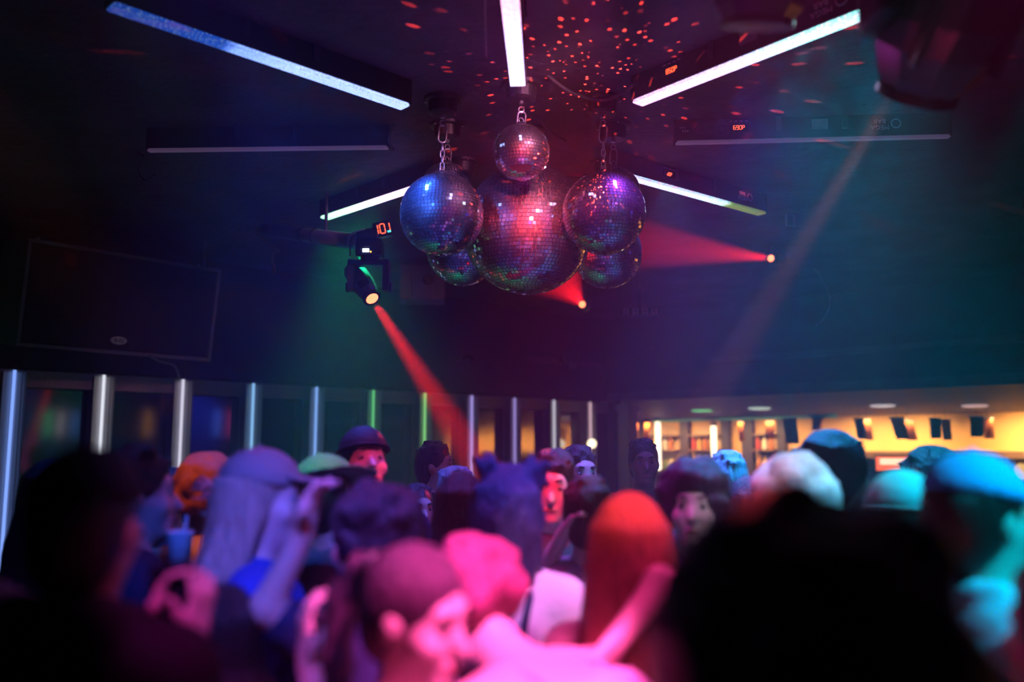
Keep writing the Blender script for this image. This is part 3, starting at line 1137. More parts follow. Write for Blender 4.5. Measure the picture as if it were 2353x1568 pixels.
for s in (-.62, .66):
    MB().lathe([(.02, H / 2 - .005), (.016, H / 2 + .03)], 10, Matrix.Translation((s, .2, 0))).build('eyelet', M['steel'], t)
for (u, v0, v1, Z, lab) in ((468, 420, 622, 7.35, 'thin chain holding the right end of the speaker'), (62, 400, 572, 6.5, 'thin cable holding the left end of the speaker')):
    q0, q1 = P(u, v1, Z), P(u, v0, Z)
    q1 = Vector((q0.x, q0.y, CZ))
    ch = thing('hanging_chain', lab, 'chain', q0, 0)
    if Z > 7:
        z = 0
        k = 0
        while z < q1.z - q0.z - .02:
            o = link('chain_link', LINK, None, ch)
            o.location = (0, 0, z)
            o.rotation_euler = (0, 0, (k % 2) * math.pi / 2)
            z += .031
            k += 1
    else:
        MB().tube([(0, 0, 0), (0, 0, q1.z - q0.z)], .006, 6).build('wire', M['cable'], ch)


def box_thing(name, label, cat, u0, v0, u1, v1, Z, depth, m, xdir=None, bev=.012):
    a, b = P(u0, v0, Z), P(u1, v1, Z)
    c = (a + b) / 2
    T = frame(c, xdir if xdir is not None else (1, 0, 0))
    w = (b - a).x / max(.3, abs((T.to_3x3() @ Vector((1, 0, 0))).x))
    h = abs((b - a).z)
    t = thing(name, label, cat, mtx=T)
    MB().box((0, depth / 2, 0), (w, depth, h), bev=bev).build('cabinet', m, t)
    return t, w, h


t, w, h = box_thing('wall_cabinet', 'brown box with a dark dial hung behind the left balls', 'cabinet', 920, 606, 1022, 690, 8.2, .3, M['wood'], (1, .1, 0))
MB().lathe([(0, .02), (.05, .02), (.058, .0), (.058, -.01)], 20, Matrix.Translation((.06, -.005, .03)) @ Matrix.Rotation(R(90), 4, 'X')).build('dial', M['black'], t)
MB().tube([(-.09, -.015, h / 2), (-.095, -.02, 0), (-.085, -.015, -h / 2 + .02)], .008, 6).build('cable', M['cable'], t)
MB().tube([(.05 * math.cos(a * .4) - .12, .05, -h / 2 - .06 + .05 * math.sin(a * .4)) for a in range(15)], .006, 6).build('cable_loop', M['cable'], t)
for s in (-1, 1):
    MB().tube([(s * w * .35, .15, h / 2), (s * w * .35, .15, CZ - t.matrix_world.translation.z)], .010, 6).build('drop_rod', M['black'], t)

# LED blinder panel with sixteen lenses
t, w, h = box_thing('blinder_light', 'dark blinder panel with groups of pale lenses right of centre', 'stage light', 1428, 708, 1514, 722, 9.2, .12, M['black'], (1, -.12, 0), .005)
M['blinder_lens'] = mat('pale_lens', (.62, .55, .62), .25)
for g in range(4):
    for a in range(2):
        for b in range(2):
            MB().sphere((-w / 2 + w * (g + .5) / 4 + (a - .5) * .036, -.004, (b - .5) * .034), .014, 8).build('lens', M['blinder_lens'], t, True)
MB().tube([(0, .06, h / 2), (0, .06, CZ - t.matrix_world.translation.z)], .012, 6).build('drop_rod', M['black'], t)

# twin-head safety lamp and dome on the far wall
t, w, h = box_thing('wall_lamp', 'small pale twin lamp box on the dark far wall', 'lamp', 1300, 808, 1330, 838, 11.0, .09, M['grey_box'], (1, .4, 0), .012)
for s in (-1, 1):
    MB().lathe([(.012, -.03), (.02, .03)], 10, Matrix.Translation((s * .025, -.01, -h / 2 - .02))).build('lamp_tube', M['print'], t)
MB().box((0, .3, 0), (.06, .5, .05)).build('wall_bracket', M['black'], t)
c = P(1075, 829, 9.9)
t = thing('camera_dome', 'small dark dome on the upper left wall', 'camera', c)
MB().lathe([(0, -.035), (.035, -.03), (.062, 0), (.07, .012), (.07, .025)], 20, Matrix.Rotation(R(70), 4, 'X')).build('dome', M['black_gloss'], t, True)
MB().tube([(0, .0, .01), (-NL.x * .5, -NL.y * .5, .05)], .02, 8).build('mount', M['grey_box'], t)

# painted duct running in from the left wall to the moving head
a, b = P(686, 538, 6.3), P(818, 556, 5.62)
t = thing('duct_pipe', 'fat pipe lit green beside the left moving head', 'pipe', a)
dv = b - a
MB().tube([-dv * .7, dv * 1.0], .052, 20).build('pipe', M['duct'], t, True)
for f in (.12, .34):
    q = dv * f
    MB().tube([q - dv.normalized() * .012, q + dv.normalized() * .012], .058, 20).build('collar', M['dark_metal'], t, True)
MB().tube([dv * .5, dv * .5 + Vector((0, 0, CZ - (a + dv * .5).z))], .012, 8).build('hanger_rod', M['black'], t)

# clamp hook lit red on the right
c = P(1816, 490, 6.6)
t = thing('rigging_clamp', 'red lit rigging clamp hanging right of the far LED bar', 'clamp', c)
MB().tube([(-.10, 0, .08), (0, 0, .02), (.10, 0, .12)], .010, 8).build('hook', M['steel'], t, True)
mb = MB()
mb.tube([(-.03, 0, .02), (-.03, 0, -.10), (.03, 0, -.10), (.03, 0, .02)], .010, 8)
mb.build('loop', M['steel'], t, True)
MB().tube([(0, 0, .02), (0, 0, CZ - c.z)], .006, 6).build('wire', M['cable'], t)


# ================================================================== cables
def bez(pts, n=10):
    """smooth path through the points"""
    pts = [Vector(p) for p in pts]
    out = []
    m = len(pts)
    for i in range(m - 1):
        p0 = pts[max(i - 1, 0)]
        p1, p2 = pts[i], pts[i + 1]
        p3 = pts[min(i + 2, m - 1)]
        for k in range(n):
            s = k / n
            out.append(.5 * ((2 * p1) + (p2 - p0) * s + (2 * p0 - 5 * p1 + 4 * p2 - p3) * s * s + (3 * p1 - p0 - 3 * p2 + p3) * s ** 3))
    out.append(pts[-1])
    return out


def cable(pix, r, label, m='cable'):
    pts = bez([P(*q) for q in pix])
    o = MB().tube(pts, r, 6).build('cable', M[m], None, True)
    return tag(o, label, 'cable')


cable([(0, 448, 6.2), (120, 462, 6.4), (250, 482, 6.8), (370, 486, 7.2), (520, 505, 7.8), (690, 534, 8.4)], .010, 'long sagging cable across the dark upper left wall')
cable([(200, 480, 6.9), (270, 482, 7.0), (310, 468, 7.1), (360, 480, 7.4), (480, 512, 7.9)], .006, 'thin looping cable over the long sagging one')
cable([(60, 355, 5.6), (130, 330, 5.5), (200, 312, 5.4), (260, 325, 5.3), (330, 358, 5.2)], .008, 'dim arched cable at the far left end of the faintly lit LED bar')
cable([(330, 360, 5.2), (318, 390, 5.3), (335, 415, 5.3), (358, 400, 5.2)], .006, 'small cable loop under the end of the faintly lit LED bar')
cable([(578, 470, 6.9), (580, 510, 6.95), (605, 550, 7.0), (640, 578, 7.1)], .007, 'pale cable dropping beside the green lit pipe')
cable([(640, 578, 7.1), (625, 590, 7.1), (632, 628, 7.1)], .012, 'short plug end hanging under the pale cable')
cable([(345, 818, 6.7), (365, 830, 7.05), (400, 840, 7.5), (412, 866, 7.8)], .010, 'dark cable drooping from the speaker to the rail')
cable([(570, 694, 8.6), (592, 704, 8.6), (612, 716, 8.7)], .012, 'pale lead lying on the dark wall ledge')
cable([(1250, 165, 4.15), (1285, 195, 4.2), (1330, 220, 4.25), (1385, 230, 4.25), (1430, 215, 4.2), (1455, 193, 4.1)], .009, 'thick cable looping under the ceiling above the right ball')
cable([(1114, -10, 3.2), (1115, 60, 3.3), (1117, 130, 3.4)], .004, 'thin pink lit cord dangling beside the top centre bar', 'pale_cable')
cable([(1235, 262, 4.7), (1260, 300, 4.8), (1300, 325, 4.9)], .010, 'dark cable curving right of the small top ball')
cable([(1545, 240, 4.7), (1570, 275, 4.72), (1597, 300, 4.78)], .008, 'violet lit lead going into the right LED bar', 'pale_cable')
cable([(1605, 262, 4.75), (1628, 278, 4.75), (1622, 300, 4.78)], .006, 'short hooked lead beside the violet one', 'pale_cable')
cable([(1855, 600, 8.6), (1890, 640, 8.5), (1908, 690, 8.4), (1895, 730, 8.4), (1875, 747, 8.4)], .007, 'thin grey cable curving down the dark right wall', 'pale_cable')
cable([(905, 285, 4.6), (893, 320, 4.7), (905, 345, 4.8)], .007, 'short red lit lead at the inner end of the left bar')
cable([(1700, 290, 4.9), (1850, 285, 4.9), (1990, 240, 4.5)], .004, 'thin wire above the right LED bar')

# drum of the old ceiling fan behind the right chain
c = P(1290, 330, 5.9)
t = thing('ceiling_speaker', 'round dim red lit ceiling speaker behind the balls', 'speaker', (c.x, c.y, CZ))
MB().lathe([(.0, -.02), (.22, -.025), (.26, -.02), (.28, -.002)], 28).build('grille', M['trim'], t)
for a in range(3):
    an = a * 2.09 + .4
    MB().box((.13, 0, -.028), (.22, .014, .008), Matrix.Rotation(an, 4, 'Z')).build('spoke', M['black'], t)

# ================================================================== the bar alcove
# pale pillar by the corner
o = thing('pillar', 'pale square pillar between the dark corner and the bar', 'pillar', mtx=AF(s_at(1436, .16), .16, 0))
MB().box((0, 0, 1.19), (.26, .22, 2.38), bev=.01).build('shaft', M['pillar'], o)
MB().box((0, 0, 2.33), (.32, .28, .10), bev=.01).build('capital', M['pillar'], o)
# downlights in the soffit
DL_COL = [(1615, 945, (.25, 1, .30), 'green'), (1748, 940, (.80, 1, .80), 'pale green'), (2032, 934, (1, .85, .85), 'white'), (2245, 934, (1, .62, .60), 'pinkish')]
for (u, v, c, nm) in DL_COL:
    # meet the sloping soffit
    best = None
    for k in range(400):
        dp = .1 + k * .0073
        s = s_at(u, dp)
        zz = zf + (zb - zf) * (dp / ALC)
        e = abs(z_at(v, s, dp) - zz)
        if best is None or e < best[0]:
            best = (e, s, dp, zz)
    _, s, dp, zz = best
    t = thing('ceiling_downlight', nm + ' round downlight in the bar soffit', 'ceiling light', A(s, dp, zz), 0, 'downlights over the bar')
    MB().lathe([(.155, -.004), (.175, -.010), (.19, 0)], 28).build('trim_ring', M['ply_white'], t)
    MB().lathe([(0, -.006), (.155, -.006), (.16, .01)], 28).build('diffuser', glow('downlight_' + nm.replace(' ', '_'), c, 1.1), t)
# warm light washing the back wall of the bar
for (s, w) in ((-.6, 30), (1.0, 30), (2.8, 45), (4.9, 75), (6.6, 75), (8.2, 60)):
    q = A(s, ALC - .75, 2.20)
    area('bar_wash', q, A(s, ALC - .1, 1.55), (1.0, .62, .25), w * .58, 1.4, .12, 110)
# bars of the back-bar: dividers, arched niches, shelf with bottles
D = ALC - .03
M['divider'] = mat('dark_divider', (.055, .035, .04), .5)
M['niche'] = mat('tan_niche', (.62, .38, .20), .6, vary=.2, vscale=2)
M['oak'] = mat('oak_bar', (.16, .085, .05), .4, bump=.1, bscale=25, vary=.3, vscale=4, stretch=(1, 8, 8))
for i, (u, wpx) in enumerate(((1477, 24), (1578, 26), (1672, 24), (1722, 30), (1800, 20))):
    s = s_at(u, D)
    o = MB().box((0, 0, 1.13), (wpx * .0062, .10, 2.26), bev=.01).build('bar_divider', M['divider'])
    o.matrix_world = AF(s, D - .05, 0)
    tag(o, ('dark upright left of the arched niche', 'dark upright right of the arched niche', 'dark upright right of the second white tube', 'wide dark upright in the middle of the back bar', 'dark upright where the plain amber wall begins')[i], 'upright', 'dark uprights of the back bar')
for i, (u0, u1, lab) in enumerate(((1490, 1566, 'arched tan niche at the left end of the back bar'), (1592, 1660, 'second tan niche of the back bar'), (1738, 1790, 'tan niche right of the wide dark upright'))):
    s0, s1 = s_at(u0, D), s_at(u1, D)
    t = thing('niche', lab, 'niche', mtx=AF((s0 + s1) / 2, D - .02, 0))
    w = s1 - s0
    mb = MB()
    pts = []
    for k in range(13):
        a = math.pi * k / 12
        pts.append((w / 2 * math.cos(a), 1.98 + w * .32 * math.sin(a)))
    vs = [(w / 2, -.012, .9)] + [(x, -.012, z) for x, z in pts] + [(-w / 2, -.012, .9)]
    n = len(vs)
    vs2 = [(x, .01, z) for x, y, z in vs]
    mb.add(vs + vs2, [tuple(range(n))] + [tuple(range(2 * n - 1, n - 1, -1))] + [(k, k + n, (k + 1) % n + n, (k + 1) % n) for k in range(n)])
    mb.build('panel', M['niche'], t)
    for zz in (1.42, 1.76, 2.0):
        MB().box((0, -.10, zz), (w - .02, .18, .025)).build('shelf', M['oak'], t)
    bx = random.Random(40 + i)
    ORD = ('first', 'second', 'third', 'fourth', 'fifth', 'sixth', 'seventh', 'eighth')
    for zz in (1.432, 1.772):
        x = -w / 2 + .08
        k = 0
        while x < w / 2 - .06:
            hgt = bx.uniform(.19, .24)
            col = bx.choice([(.5, .16, .03), (.6, .32, .06), (.12, .22, .06), (.7, .62, .5), (.45, .06, .03)])
            o = MB().lathe([(.0, 0), (.033, 0), (.036, .01), (.036, hgt * .58), (.014, hgt * .78), (.012, hgt), (.015, hgt + .004), (0, hgt + .012)], 12).build('bottle', mat('bottle_glass', col, .15))
            q = A((s0 + s1) / 2 + x, D - .12, zz)
            o.location = q
            tag(o, ORD[k] + ' bottle from the left, ' + ('lower' if zz < 1.6 else 'upper') + ' shelf of ' + ('the arched niche', 'the second tan niche', 'the niche right of the wide upright')[i], 'bottle', 'bottles %s in %s' % ('lower row' if zz < 1.6 else 'upper row', ('arched niche', 'second niche', 'third niche')[i]))
            x += .105
            k += 1
for i, (u, v0, v1) in enumerate(((1512, 965, 1085), (1640, 975, 1060))):
    dp = D - .35
    s = s_at(u, dp)
    z0, z1 = z_at(v1, s, dp), z_at(v0, s, dp)
    t = thing('tube_lamp', ('white tube lamp in front of the arched niche', 'white tube lamp left of the third dark upright')[i], 'lamp', A(s, dp, z0), 0, 'tube lamps at the bar')
    MB().tube([(0, 0, .02), (0, 0, z1 - z0 - .02)], .045, 14).build('tube', glow('tube_white', (1, .86, .62), 2.2), t, True)
    for zz in (0, z1 - z0):
        MB().lathe([(.05, zz - .03), (.05, zz + .03)], 14).build('end_cap', M['dark_metal'], t)
    MB().tube([(0, 0, z1 - z0), (0, 0, zb + .05 - z0)], .008, 6).build('cord', M['cable'], t)
    MB().tube([(0, 0, 0), (0, 0, -z0)], .012, 6).build('stand', M['black'], t)
# dark shelf under the amber wall and the counter
sa, sb = s_at(1828, D), 9.0
o = MB().box(((sb - sa) / 2, 0, 0), (sb - sa, .45, .10), bev=.01).build('bar_shelf', M['oak'])
o.matrix_world = AF(sa, D - .22, z_at(1047, 5.5, D - .4))
tag(o, 'dark wooden shelf running under the plain amber wall', 'shelf')
o = MB().box(((sb - sa) / 2, 0, .75), (sb - sa, .10, 1.5), bev=.01).build('trim_6', M['divider'])
o.matrix_world = AF(sa, D - .06, 0)
tag(o, kind='structure')
t = thing('bar_counter', 'long dark wooden bar counter in front of the alcove', 'counter', mtx=AF(1.2, .55, 0))
MB().box((4.6, 0, 1.07), (9.2, .55, .06), bev=.015).build('countertop', M['oak'], t)
MB().box((4.6, .05, .52), (9.2, .40, 1.04)).build('front', M['divider'], t)
# lit red menu sign
dp = D - .58
s0, s1 = s_at(2006, dp), s_at(2112, dp)
za, zb_ = z_at(1086, s0, dp), z_at(1046, s0, dp)
t = thing('lit_sign', 'glowing red and white sign under the amber wall', 'sign', mtx=AF((s0 + s1) / 2, dp, (za + zb_) / 2))
MB().box((0, .02, 0), (s1 - s0, .05, zb_ - za), bev=.01).build('frame', M['black'], t)
MB().box((0, -.012, 0), (s1 - s0 - .05, .012, zb_ - za - .05)).build('face', glow('sign_red', (1, .16, .06), 1.1), t)
MB().box((0, -.022, .03), (s1 - s0 - .16, .010, (zb_ - za) * .35)).build('lit_band', glow('sign_white', (1, .62, .42), 1.5), t)
MB().box((0, .06, -.18), (.05, .05, .36)).build('bracket', M['black'], t)
# small lamp on the right at the frame edge, and one by the last post
dp = D - .2
s = s_at(2340, dp)
q = A(s, dp, z_at(1085, s, dp))
t = thing('table_lamp', 'small amber lamp low at the right edge of the bar', 'lamp', q)
MB().sphere((0, 0, 0), (.09, .09, .11), 14).build('shade', glow('amber_shade', (1, .55, .16), 1.0), t, True)
MB().lathe([(.02, -.25), (.02, -.1)], 10).build('stem', M['dark_metal'], t)
q = P(1360, 1020, 11.3)
t = thing('globe_lamp', 'small warm globe lamp low at the dark corner', 'lamp', q)
MB().sphere((0, 0, 0), .062, 14).build('globe', glow('warm_globe', (1, .82, .52), 2.2), t, True)
MB().lathe([(.05, -q.z), (.05, -q.z + .03), (.012, -q.z + .04), (.012, -.05)], 12).build('stand', M['dark_metal'], t)
# dark cloths hanging in pairs before the amber wall, and smaller ones on the left
M['cloth_dark'] = mat('dark_brown_cloth', (.16, .09, .06), .8)
M['cloth_rust'] = mat('rust_cloth', (.55, .15, .05), .8)
M['cloth_orange'] = mat('orange_cloth', (.62, .16, .03), .8)


def pennant(u, vtop, vbot, wpx, tilt, m, lab, dp=D - .9):
    s = s_at(u, dp)
    z1, z0 = z_at(vtop, s, dp), z_at(vbot, s, dp)
    w = wpx * .0058
    hgt = z1 - z0
    n = 7
    vs, fs = [], []
    for j in range(n):
        f = j / (n - 1)
        for k in range(n):
            g = k / (n - 1) - .5
            vs.append((g * w * (1 - .12 * f) + tilt * f * hgt, .018 * math.sin(g * 9 + j * .7) * f, -f * hgt))
    for j in range(n - 1):
        for k in range(n - 1):
            fs.append((j * n + k, (j + 1) * n + k, (j + 1) * n + k + 1, j * n + k + 1))
    nv = len(vs)
    vs2 = [(x, y + .006, z) for x, y, z in vs]
    fs2 = [tuple(i + nv for i in reversed(f)) for f in fs]
    t = thing('hanging_pennant', lab, 'pennant', mtx=AF(s, dp, z1), group='cloth pennants over the bar')
    MB().add(vs + vs2, fs + fs2).build('cloth', m, t, True)
    MB().tube([(-w / 2 - .01, 0, .0), (w / 2 + .01, 0, .0)], .008, 6).build('rod', M['cable'], t)
    MB().tube([(0, 0, 0), (0, 0, max(.02, 2.32 - z1))], .003, 5).build('string', M['cable'], t)


PEN = [(1975, 962, 1010, 22, .10, 'cloth_dark', 'brown pennant, left one of the first pair on the amber wall'), (1992, 965, 1012, 18, .12, 'cloth_rust', 'rust pennant, right one of the first pair on the amber wall'),
       (2062, 960, 1010, 30, .22, 'cloth_dark', 'slanting brown pennant of the second pair'), (2086, 968, 1012, 24, .22, 'cloth_rust', 'slanting rust pennant of the second pair'),
       (2150, 962, 1008, 24, 0, 'cloth_dark', 'brown pennant of the third pair'), (2174, 966, 1012, 20, .05, 'cloth_rust', 'rust pennant of the third pair'),
       (2246, 958, 1004, 26, -.04, 'cloth_dark', 'brown pennant of the pair nearest the right'), (2270, 962, 1008, 22, .05, 'cloth_rust', 'rust pennant of the pair nearest the right'),
       (1460, 968, 1010, 16, .05, 'cloth_rust', 'rust pennant beside the pale pillar'), (1488, 965, 1020, 16, -.1, 'cloth_orange', 'orange pennant by the arched niche'),
       (1702, 970, 1015, 14, .05, 'cloth_orange', 'orange pennant before the wide dark upright'), (1770, 968, 1005, 22, -.05, 'cloth_rust', 'rust pennant above the third niche'),
       (1815, 962, 1020, 36, .1, 'cloth_dark', 'broad brown pennant at the middle of the bar'), (1880, 962, 990, 26, -.1, 'cloth_rust', 'small rust pennant left of the first pair')]
for (u, a_, b_, w_, tl, mk, lb) in PEN:
    pennant(u, a_, b_, w_, tl, M[mk], lb, D - (.9 if mk == 'cloth_dark' else .72))
# cyan edge strip along the front of the soffit
dp = ALC * .86
s0, s1 = s_at(1500, dp), s_at(1925, dp)
o = MB().box(((s1 - s0) / 2, 0, 0), (s1 - s0, .03, .05)).build('edge_strip', mat('teal_strip', (.10, .42, .42), .4))
o.matrix_world = AF(s0, dp, 2.25)
tag(o, 'thin teal strip along the soffit above the back bar', 'strip')


# ================================================================== people
BIG = 9.0


class SDF:
    """blended capsules and ellipsoids sampled on a grid, skinned with surface nets"""

    def __init__(self):
        self.prims = []      # ('c', a, b, ra, rb, k) or ('e', centre, radii, rot3, k)
        self.cuts = []       # functions p -> signed distance that must be negative

    def cap(self, a, b, ra, rb=None, k=.02):
        self.prims.append(('c', np.array(a, float), np.array(b, float), ra, ra if rb is None else rb, k))
        return self

    def ell(self, c, r, rot=None, k=.02, sub=False):
        self.prims.append(('s' if sub else 'e', np.array(c, float), np.array(r, float), np.eye(3) if rot is None else np.array(rot, float), k))
        return self

    def chain(self, pts, rs, k=.012):
        for i in range(len(pts) - 1):
            self.cap(pts[i], pts[i + 1], rs[i], rs[i + 1], k)
        return self

    def mesh(self, h, inflate=0.0):
        lo, hi = np.full(3, 1e9), np.full(3, -1e9)
        bbs = []
        for q in self.prims:
            if q[0] == 'c':
                r = max(q[3], q[4]) + inflate
                l, u = np.minimum(q[1], q[2]) - r, np.maximum(q[1], q[2]) + r
            else:
                r = float(q[2].max()) + inflate
                l, u = q[1] - r, q[1] + r
            bbs.append((l, u))
            if q[0] != 's':
                lo, hi = np.minimum(lo, l), np.maximum(hi, u)
        lo -= 3 * h
        hi += 3 * h
        n = np.ceil((hi - lo) / h).astype(int) + 1
        F = np.full(n, BIG, np.float32)
        ax = [lo[i] + h * np.arange(n[i]) for i in range(3)]
        order = [i for i, q in enumerate(self.prims) if q[0] != 's'] + [i for i, q in enumerate(self.prims) if q[0] == 's']
        for i in order:
            q = self.prims[i]
            k = q[-1]
            m = k + 2.5 * h
            l, u = bbs[i]
            i0 = np.clip(np.floor((l - m - lo) / h).astype(int), 0, n - 1)
            i1 = np.clip(np.ceil((u + m - lo) / h).astype(int) + 1, 1, n)
            X = ax[0][i0[0]:i1[0], None, None]
            Y = ax[1][None, i0[1]:i1[1], None]
            Z = ax[2][None, None, i0[2]:i1[2]]
            sl = (slice(i0[0], i1[0]), slice(i0[1], i1[1]), slice(i0[2], i1[2]))
            if q[0] == 'c':
                a, b = q[1], q[2]
                d = b - a
                dd = float(d @ d) + 1e-9
                px, py, pz = X - a[0], Y - a[1], Z - a[2]
                t = np.clip((px * d[0] + py * d[1] + pz * d[2]) / dd, 0, 1)
                D = np.sqrt((px - t * d[0]) ** 2 + (py - t * d[1]) ** 2 + (pz - t * d[2]) ** 2) - (q[3] + t * (q[4] - q[3])) - inflate
            else:
                c, r, Rm = q[1], q[2] + inflate, q[3]
                px, py, pz = X - c[0], Y - c[1], Z - c[2]
                lx = px * Rm[0, 0] + py * Rm[1, 0] + pz * Rm[2, 0]
                ly = px * Rm[0, 1] + py * Rm[1, 1] + pz * Rm[2, 1]
                lz = px * Rm[0, 2] + py * Rm[1, 2] + pz * Rm[2, 2]
                k0 = np.sqrt((lx / r[0]) ** 2 + (ly / r[1]) ** 2 + (lz / r[2]) ** 2)
                k1 = np.sqrt((lx / r[0] ** 2) ** 2 + (ly / r[1] ** 2) ** 2 + (lz / r[2] ** 2) ** 2) + 1e-9
                D = k0 * (k0 - 1) / k1
            G = F[sl]
            if q[0] == 's':
                D = -D
                hh = np.clip(.5 - .5 * (D - G) / k, 0, 1)
                # smooth maximum
                F[sl] = (D * (1 - hh) + G * hh + k * hh * (1 - hh)).astype(np.float32)
            else:
                hh = np.clip(.5 + .5 * (D - G) / k, 0, 1)
                F[sl] = (D * (1 - hh) + G * hh - k * hh * (1 - hh)).astype(np.float32)
        if self.cuts:
            X, Y, Z = ax[0][:, None, None], ax[1][None, :, None], ax[2][None, None, :]
            for c in self.cuts:
                F = np.maximum(F, c(X, Y, Z).astype(np.float32))
        return nets(F, lo, h)


def nets(F, lo, h):
    S = F < 0
    a = S[:-1, :-1, :-1].astype(np.int8)
    cnt = a + S[1:, :-1, :-1] + S[:-1, 1:, :-1] + S[1:, 1:, :-1] + S[:-1, :-1, 1:] + S[1:, :-1, 1:] + S[:-1, 1:, 1:] + S[1:, 1:, 1:]
    act = (cnt > 0) & (cnt < 8)
    idx = np.argwhere(act)
    if len(idx) == 0:
        return np.zeros((0, 3)), np.zeros((0, 4), int)
    vid = np.full(act.shape, -1, np.int32)
    vid[act] = np.arange(len(idx))
    f = np.stack([F[idx[:, 0] + (c & 1), idx[:, 1] + ((c >> 1) & 1), idx[:, 2] + (c >> 2)] for c in range(8)], 1)
    acc = np.zeros((len(idx), 3))
    w = np.zeros(len(idx))
    off = np.array([[c & 1, (c >> 1) & 1, c >> 2] for c in range(8)], float)
    for i in range(8):
        for b in (1, 2, 4):
            if i & b:
                continue
            j = i | b
            x = (f[:, i] < 0) != (f[:, j] < 0)
            t = np.where(x, f[:, i] / np.where(f[:, i] == f[:, j], 1, f[:, i] - f[:, j]), 0)
            p = off[i] + t[:, None] * (off[j] - off[i])
            acc += np.where(x[:, None], p, 0)
            w += x
    V = lo + h * (idx + acc / w[:, None])
    quads = []
    for d in range(3):
        e1, e2 = (d + 1) % 3, (d + 2) % 3
        s0 = [slice(None)] * 3
        s1 = [slice(None)] * 3
        s0[d] = slice(0, -1)
        s1[d] = slice(1, None)
        x = S[tuple(s0)] != S[tuple(s1)]
        e = np.argwhere(x)
        e = e[(e[:, e1] > 0) & (e[:, e2] > 0) & (e[:, e1] < act.shape[e1]) & (e[:, e2] < act.shape[e2])]
        ins = S[e[:, 0], e[:, 1], e[:, 2]]
        c = []
        for (o1, o2) in ((0, 0), (-1, 0), (-1, -1), (0, -1)):
            g = e.copy()
            g[:, e1] += o1
            g[:, e2] += o2
            c.append(vid[g[:, 0], g[:, 1], g[:, 2]])
        q = np.stack(c, 1)
        q[~ins] = q[~ins][:, ::-1]
        quads.append(q)
    Q = np.concatenate(quads)
    Q = Q[(Q >= 0).all(1)]
    return V, Q[:, ::-1]


def mesh_from(name, V, Q, scale, m, smooth_it=2):
    # light relaxation
    if smooth_it and len(Q):
        e = np.concatenate([Q[:, [0, 1]], Q[:, [1, 2]], Q[:, [2, 3]], Q[:, [3, 0]]])
        e = np.concatenate([e, e[:, ::-1]])
        for _ in range(smooth_it):
            acc = np.zeros_like(V)
            n = np.zeros(len(V))
            np.add.at(n, e[:, 0], 1)
            for c in range(3):
                acc[:, c] = np.bincount(e[:, 0], V[e[:, 1], c], len(V))
            V = V * .5 + .5 * acc / np.maximum(n, 1)[:, None]
    me = bpy.data.meshes.new(name)
    me.vertices.add(len(V))
    me.vertices.foreach_set('co', (V * scale).astype(np.float32).ravel())
    me.loops.add(len(Q) * 4)
    me.loops.foreach_set('vertex_index', Q.astype(np.int32).ravel())
    me.polygons.add(len(Q))
    me.polygons.foreach_set('loop_start', np.arange(0, len(Q) * 4, 4, dtype=np.int32))
    me.polygons.foreach_set('use_smooth', np.ones(len(Q), bool))
    me.update(calc_edges=True)
    me.materials.append(m)
    return me


SKIN = {k: mat('skin_' + k, c, .42, bump=.04, bscale=150, spec=.45) for k, c in {
    'fair': (.78, .56, .47), 'tan': (.55, .34, .24), 'brown': (.27, .145, .09), 'light': (.66, .45, .36)}.items()}
_mc = {}


def cloth(c, rough=.85):
    k = ('c', c, rough)
    if k not in _mc:
        _mc[k] = mat('fabric', c, rough, bump=.25, bscale=55, spec=.25)
    return _mc[k]


def hairm(c):
    k = ('h', c)
    if k not in _mc:
        _mc[k] = mat('hair_strands', c, .42, bump=.7, bscale=45, vary=.25, vscale=30, spec=.5, stretch=(3, 3, .35))
    return _mc[k]


M['eye'] = mat('eye_white', (.42, .38, .37), .2)
M['iris'] = mat('dark_iris', (.03, .02, .015), .1)
M['lips'] = mat('lips', (.42, .12, .11), .35)
M['brow'] = mat('brow_hair', (.03, .02, .018), .7)


def rx(a):
    a = R(a)
    return np.array([[1, 0, 0], [0, math.cos(a), -math.sin(a)], [0, math.sin(a), math.cos(a)]])


def ry(a):
    a = R(a)
    return np.array([[math.cos(a), 0, math.sin(a)], [0, 1, 0], [-math.sin(a), 0, math.cos(a)]])


def rz(a):
    a = R(a)
    return np.array([[math.cos(a), -math.sin(a), 0], [math.sin(a), math.cos(a), 0], [0, 0, 1]])


def norm(v):
    v = np.array(v, float)
    return v / (np.linalg.norm(v) + 1e-9)


def add_hand(S, w, d, n, curl=35, spread=6, side_sign=1, r=.0088):
    """palm and five bent fingers leaving wrist w along d, palm facing n"""
    d = norm(d)
    n = norm(np.array(n) - d * np.dot(n, d))
    s = np.cross(d, n) * side_sign
    S.cap(w, w + d * .03, .025, .026, .012)
    for o in (-.024, -.008, .008, .024):
        S.cap(w + d * .03 + s * o * .8, w + d * .088 + s * o * 1.1, .0155, .0135, .010)
    for i, (o, L) in enumerate(((.032, .070), (.011, .080), (-.011, .074), (-.032, .058))):
        p = w + d * .092 + s * o
        a = R(spread * (1.5 - i))
        dd = d * math.cos(a) + s * math.sin(a)
        ang = 0.0
        for j, f in enumerate((.45, .30, .25)):
            ang += R(curl * (.55, .85, .6)[j])
            v = dd * math.cos(ang) + n * math.sin(ang)
            q = p + v * L * f
            S.cap(p, q, r * (1.06 - .1 * j), r * (.98 - .1 * j), .004)
            p = q
    t0 = w + d * .025 + s * .026
    t1 = t0 + norm(d * .7 + s * .75 + n * .35) * .045
    t2 = t1 + norm(d * .95 + s * .25 + n * .35) * .032
    S.cap(t0, t1, .0145, .0115, .010)
    S.cap(t1, t2, .0112, .0088, .004)


PEOPLE = []


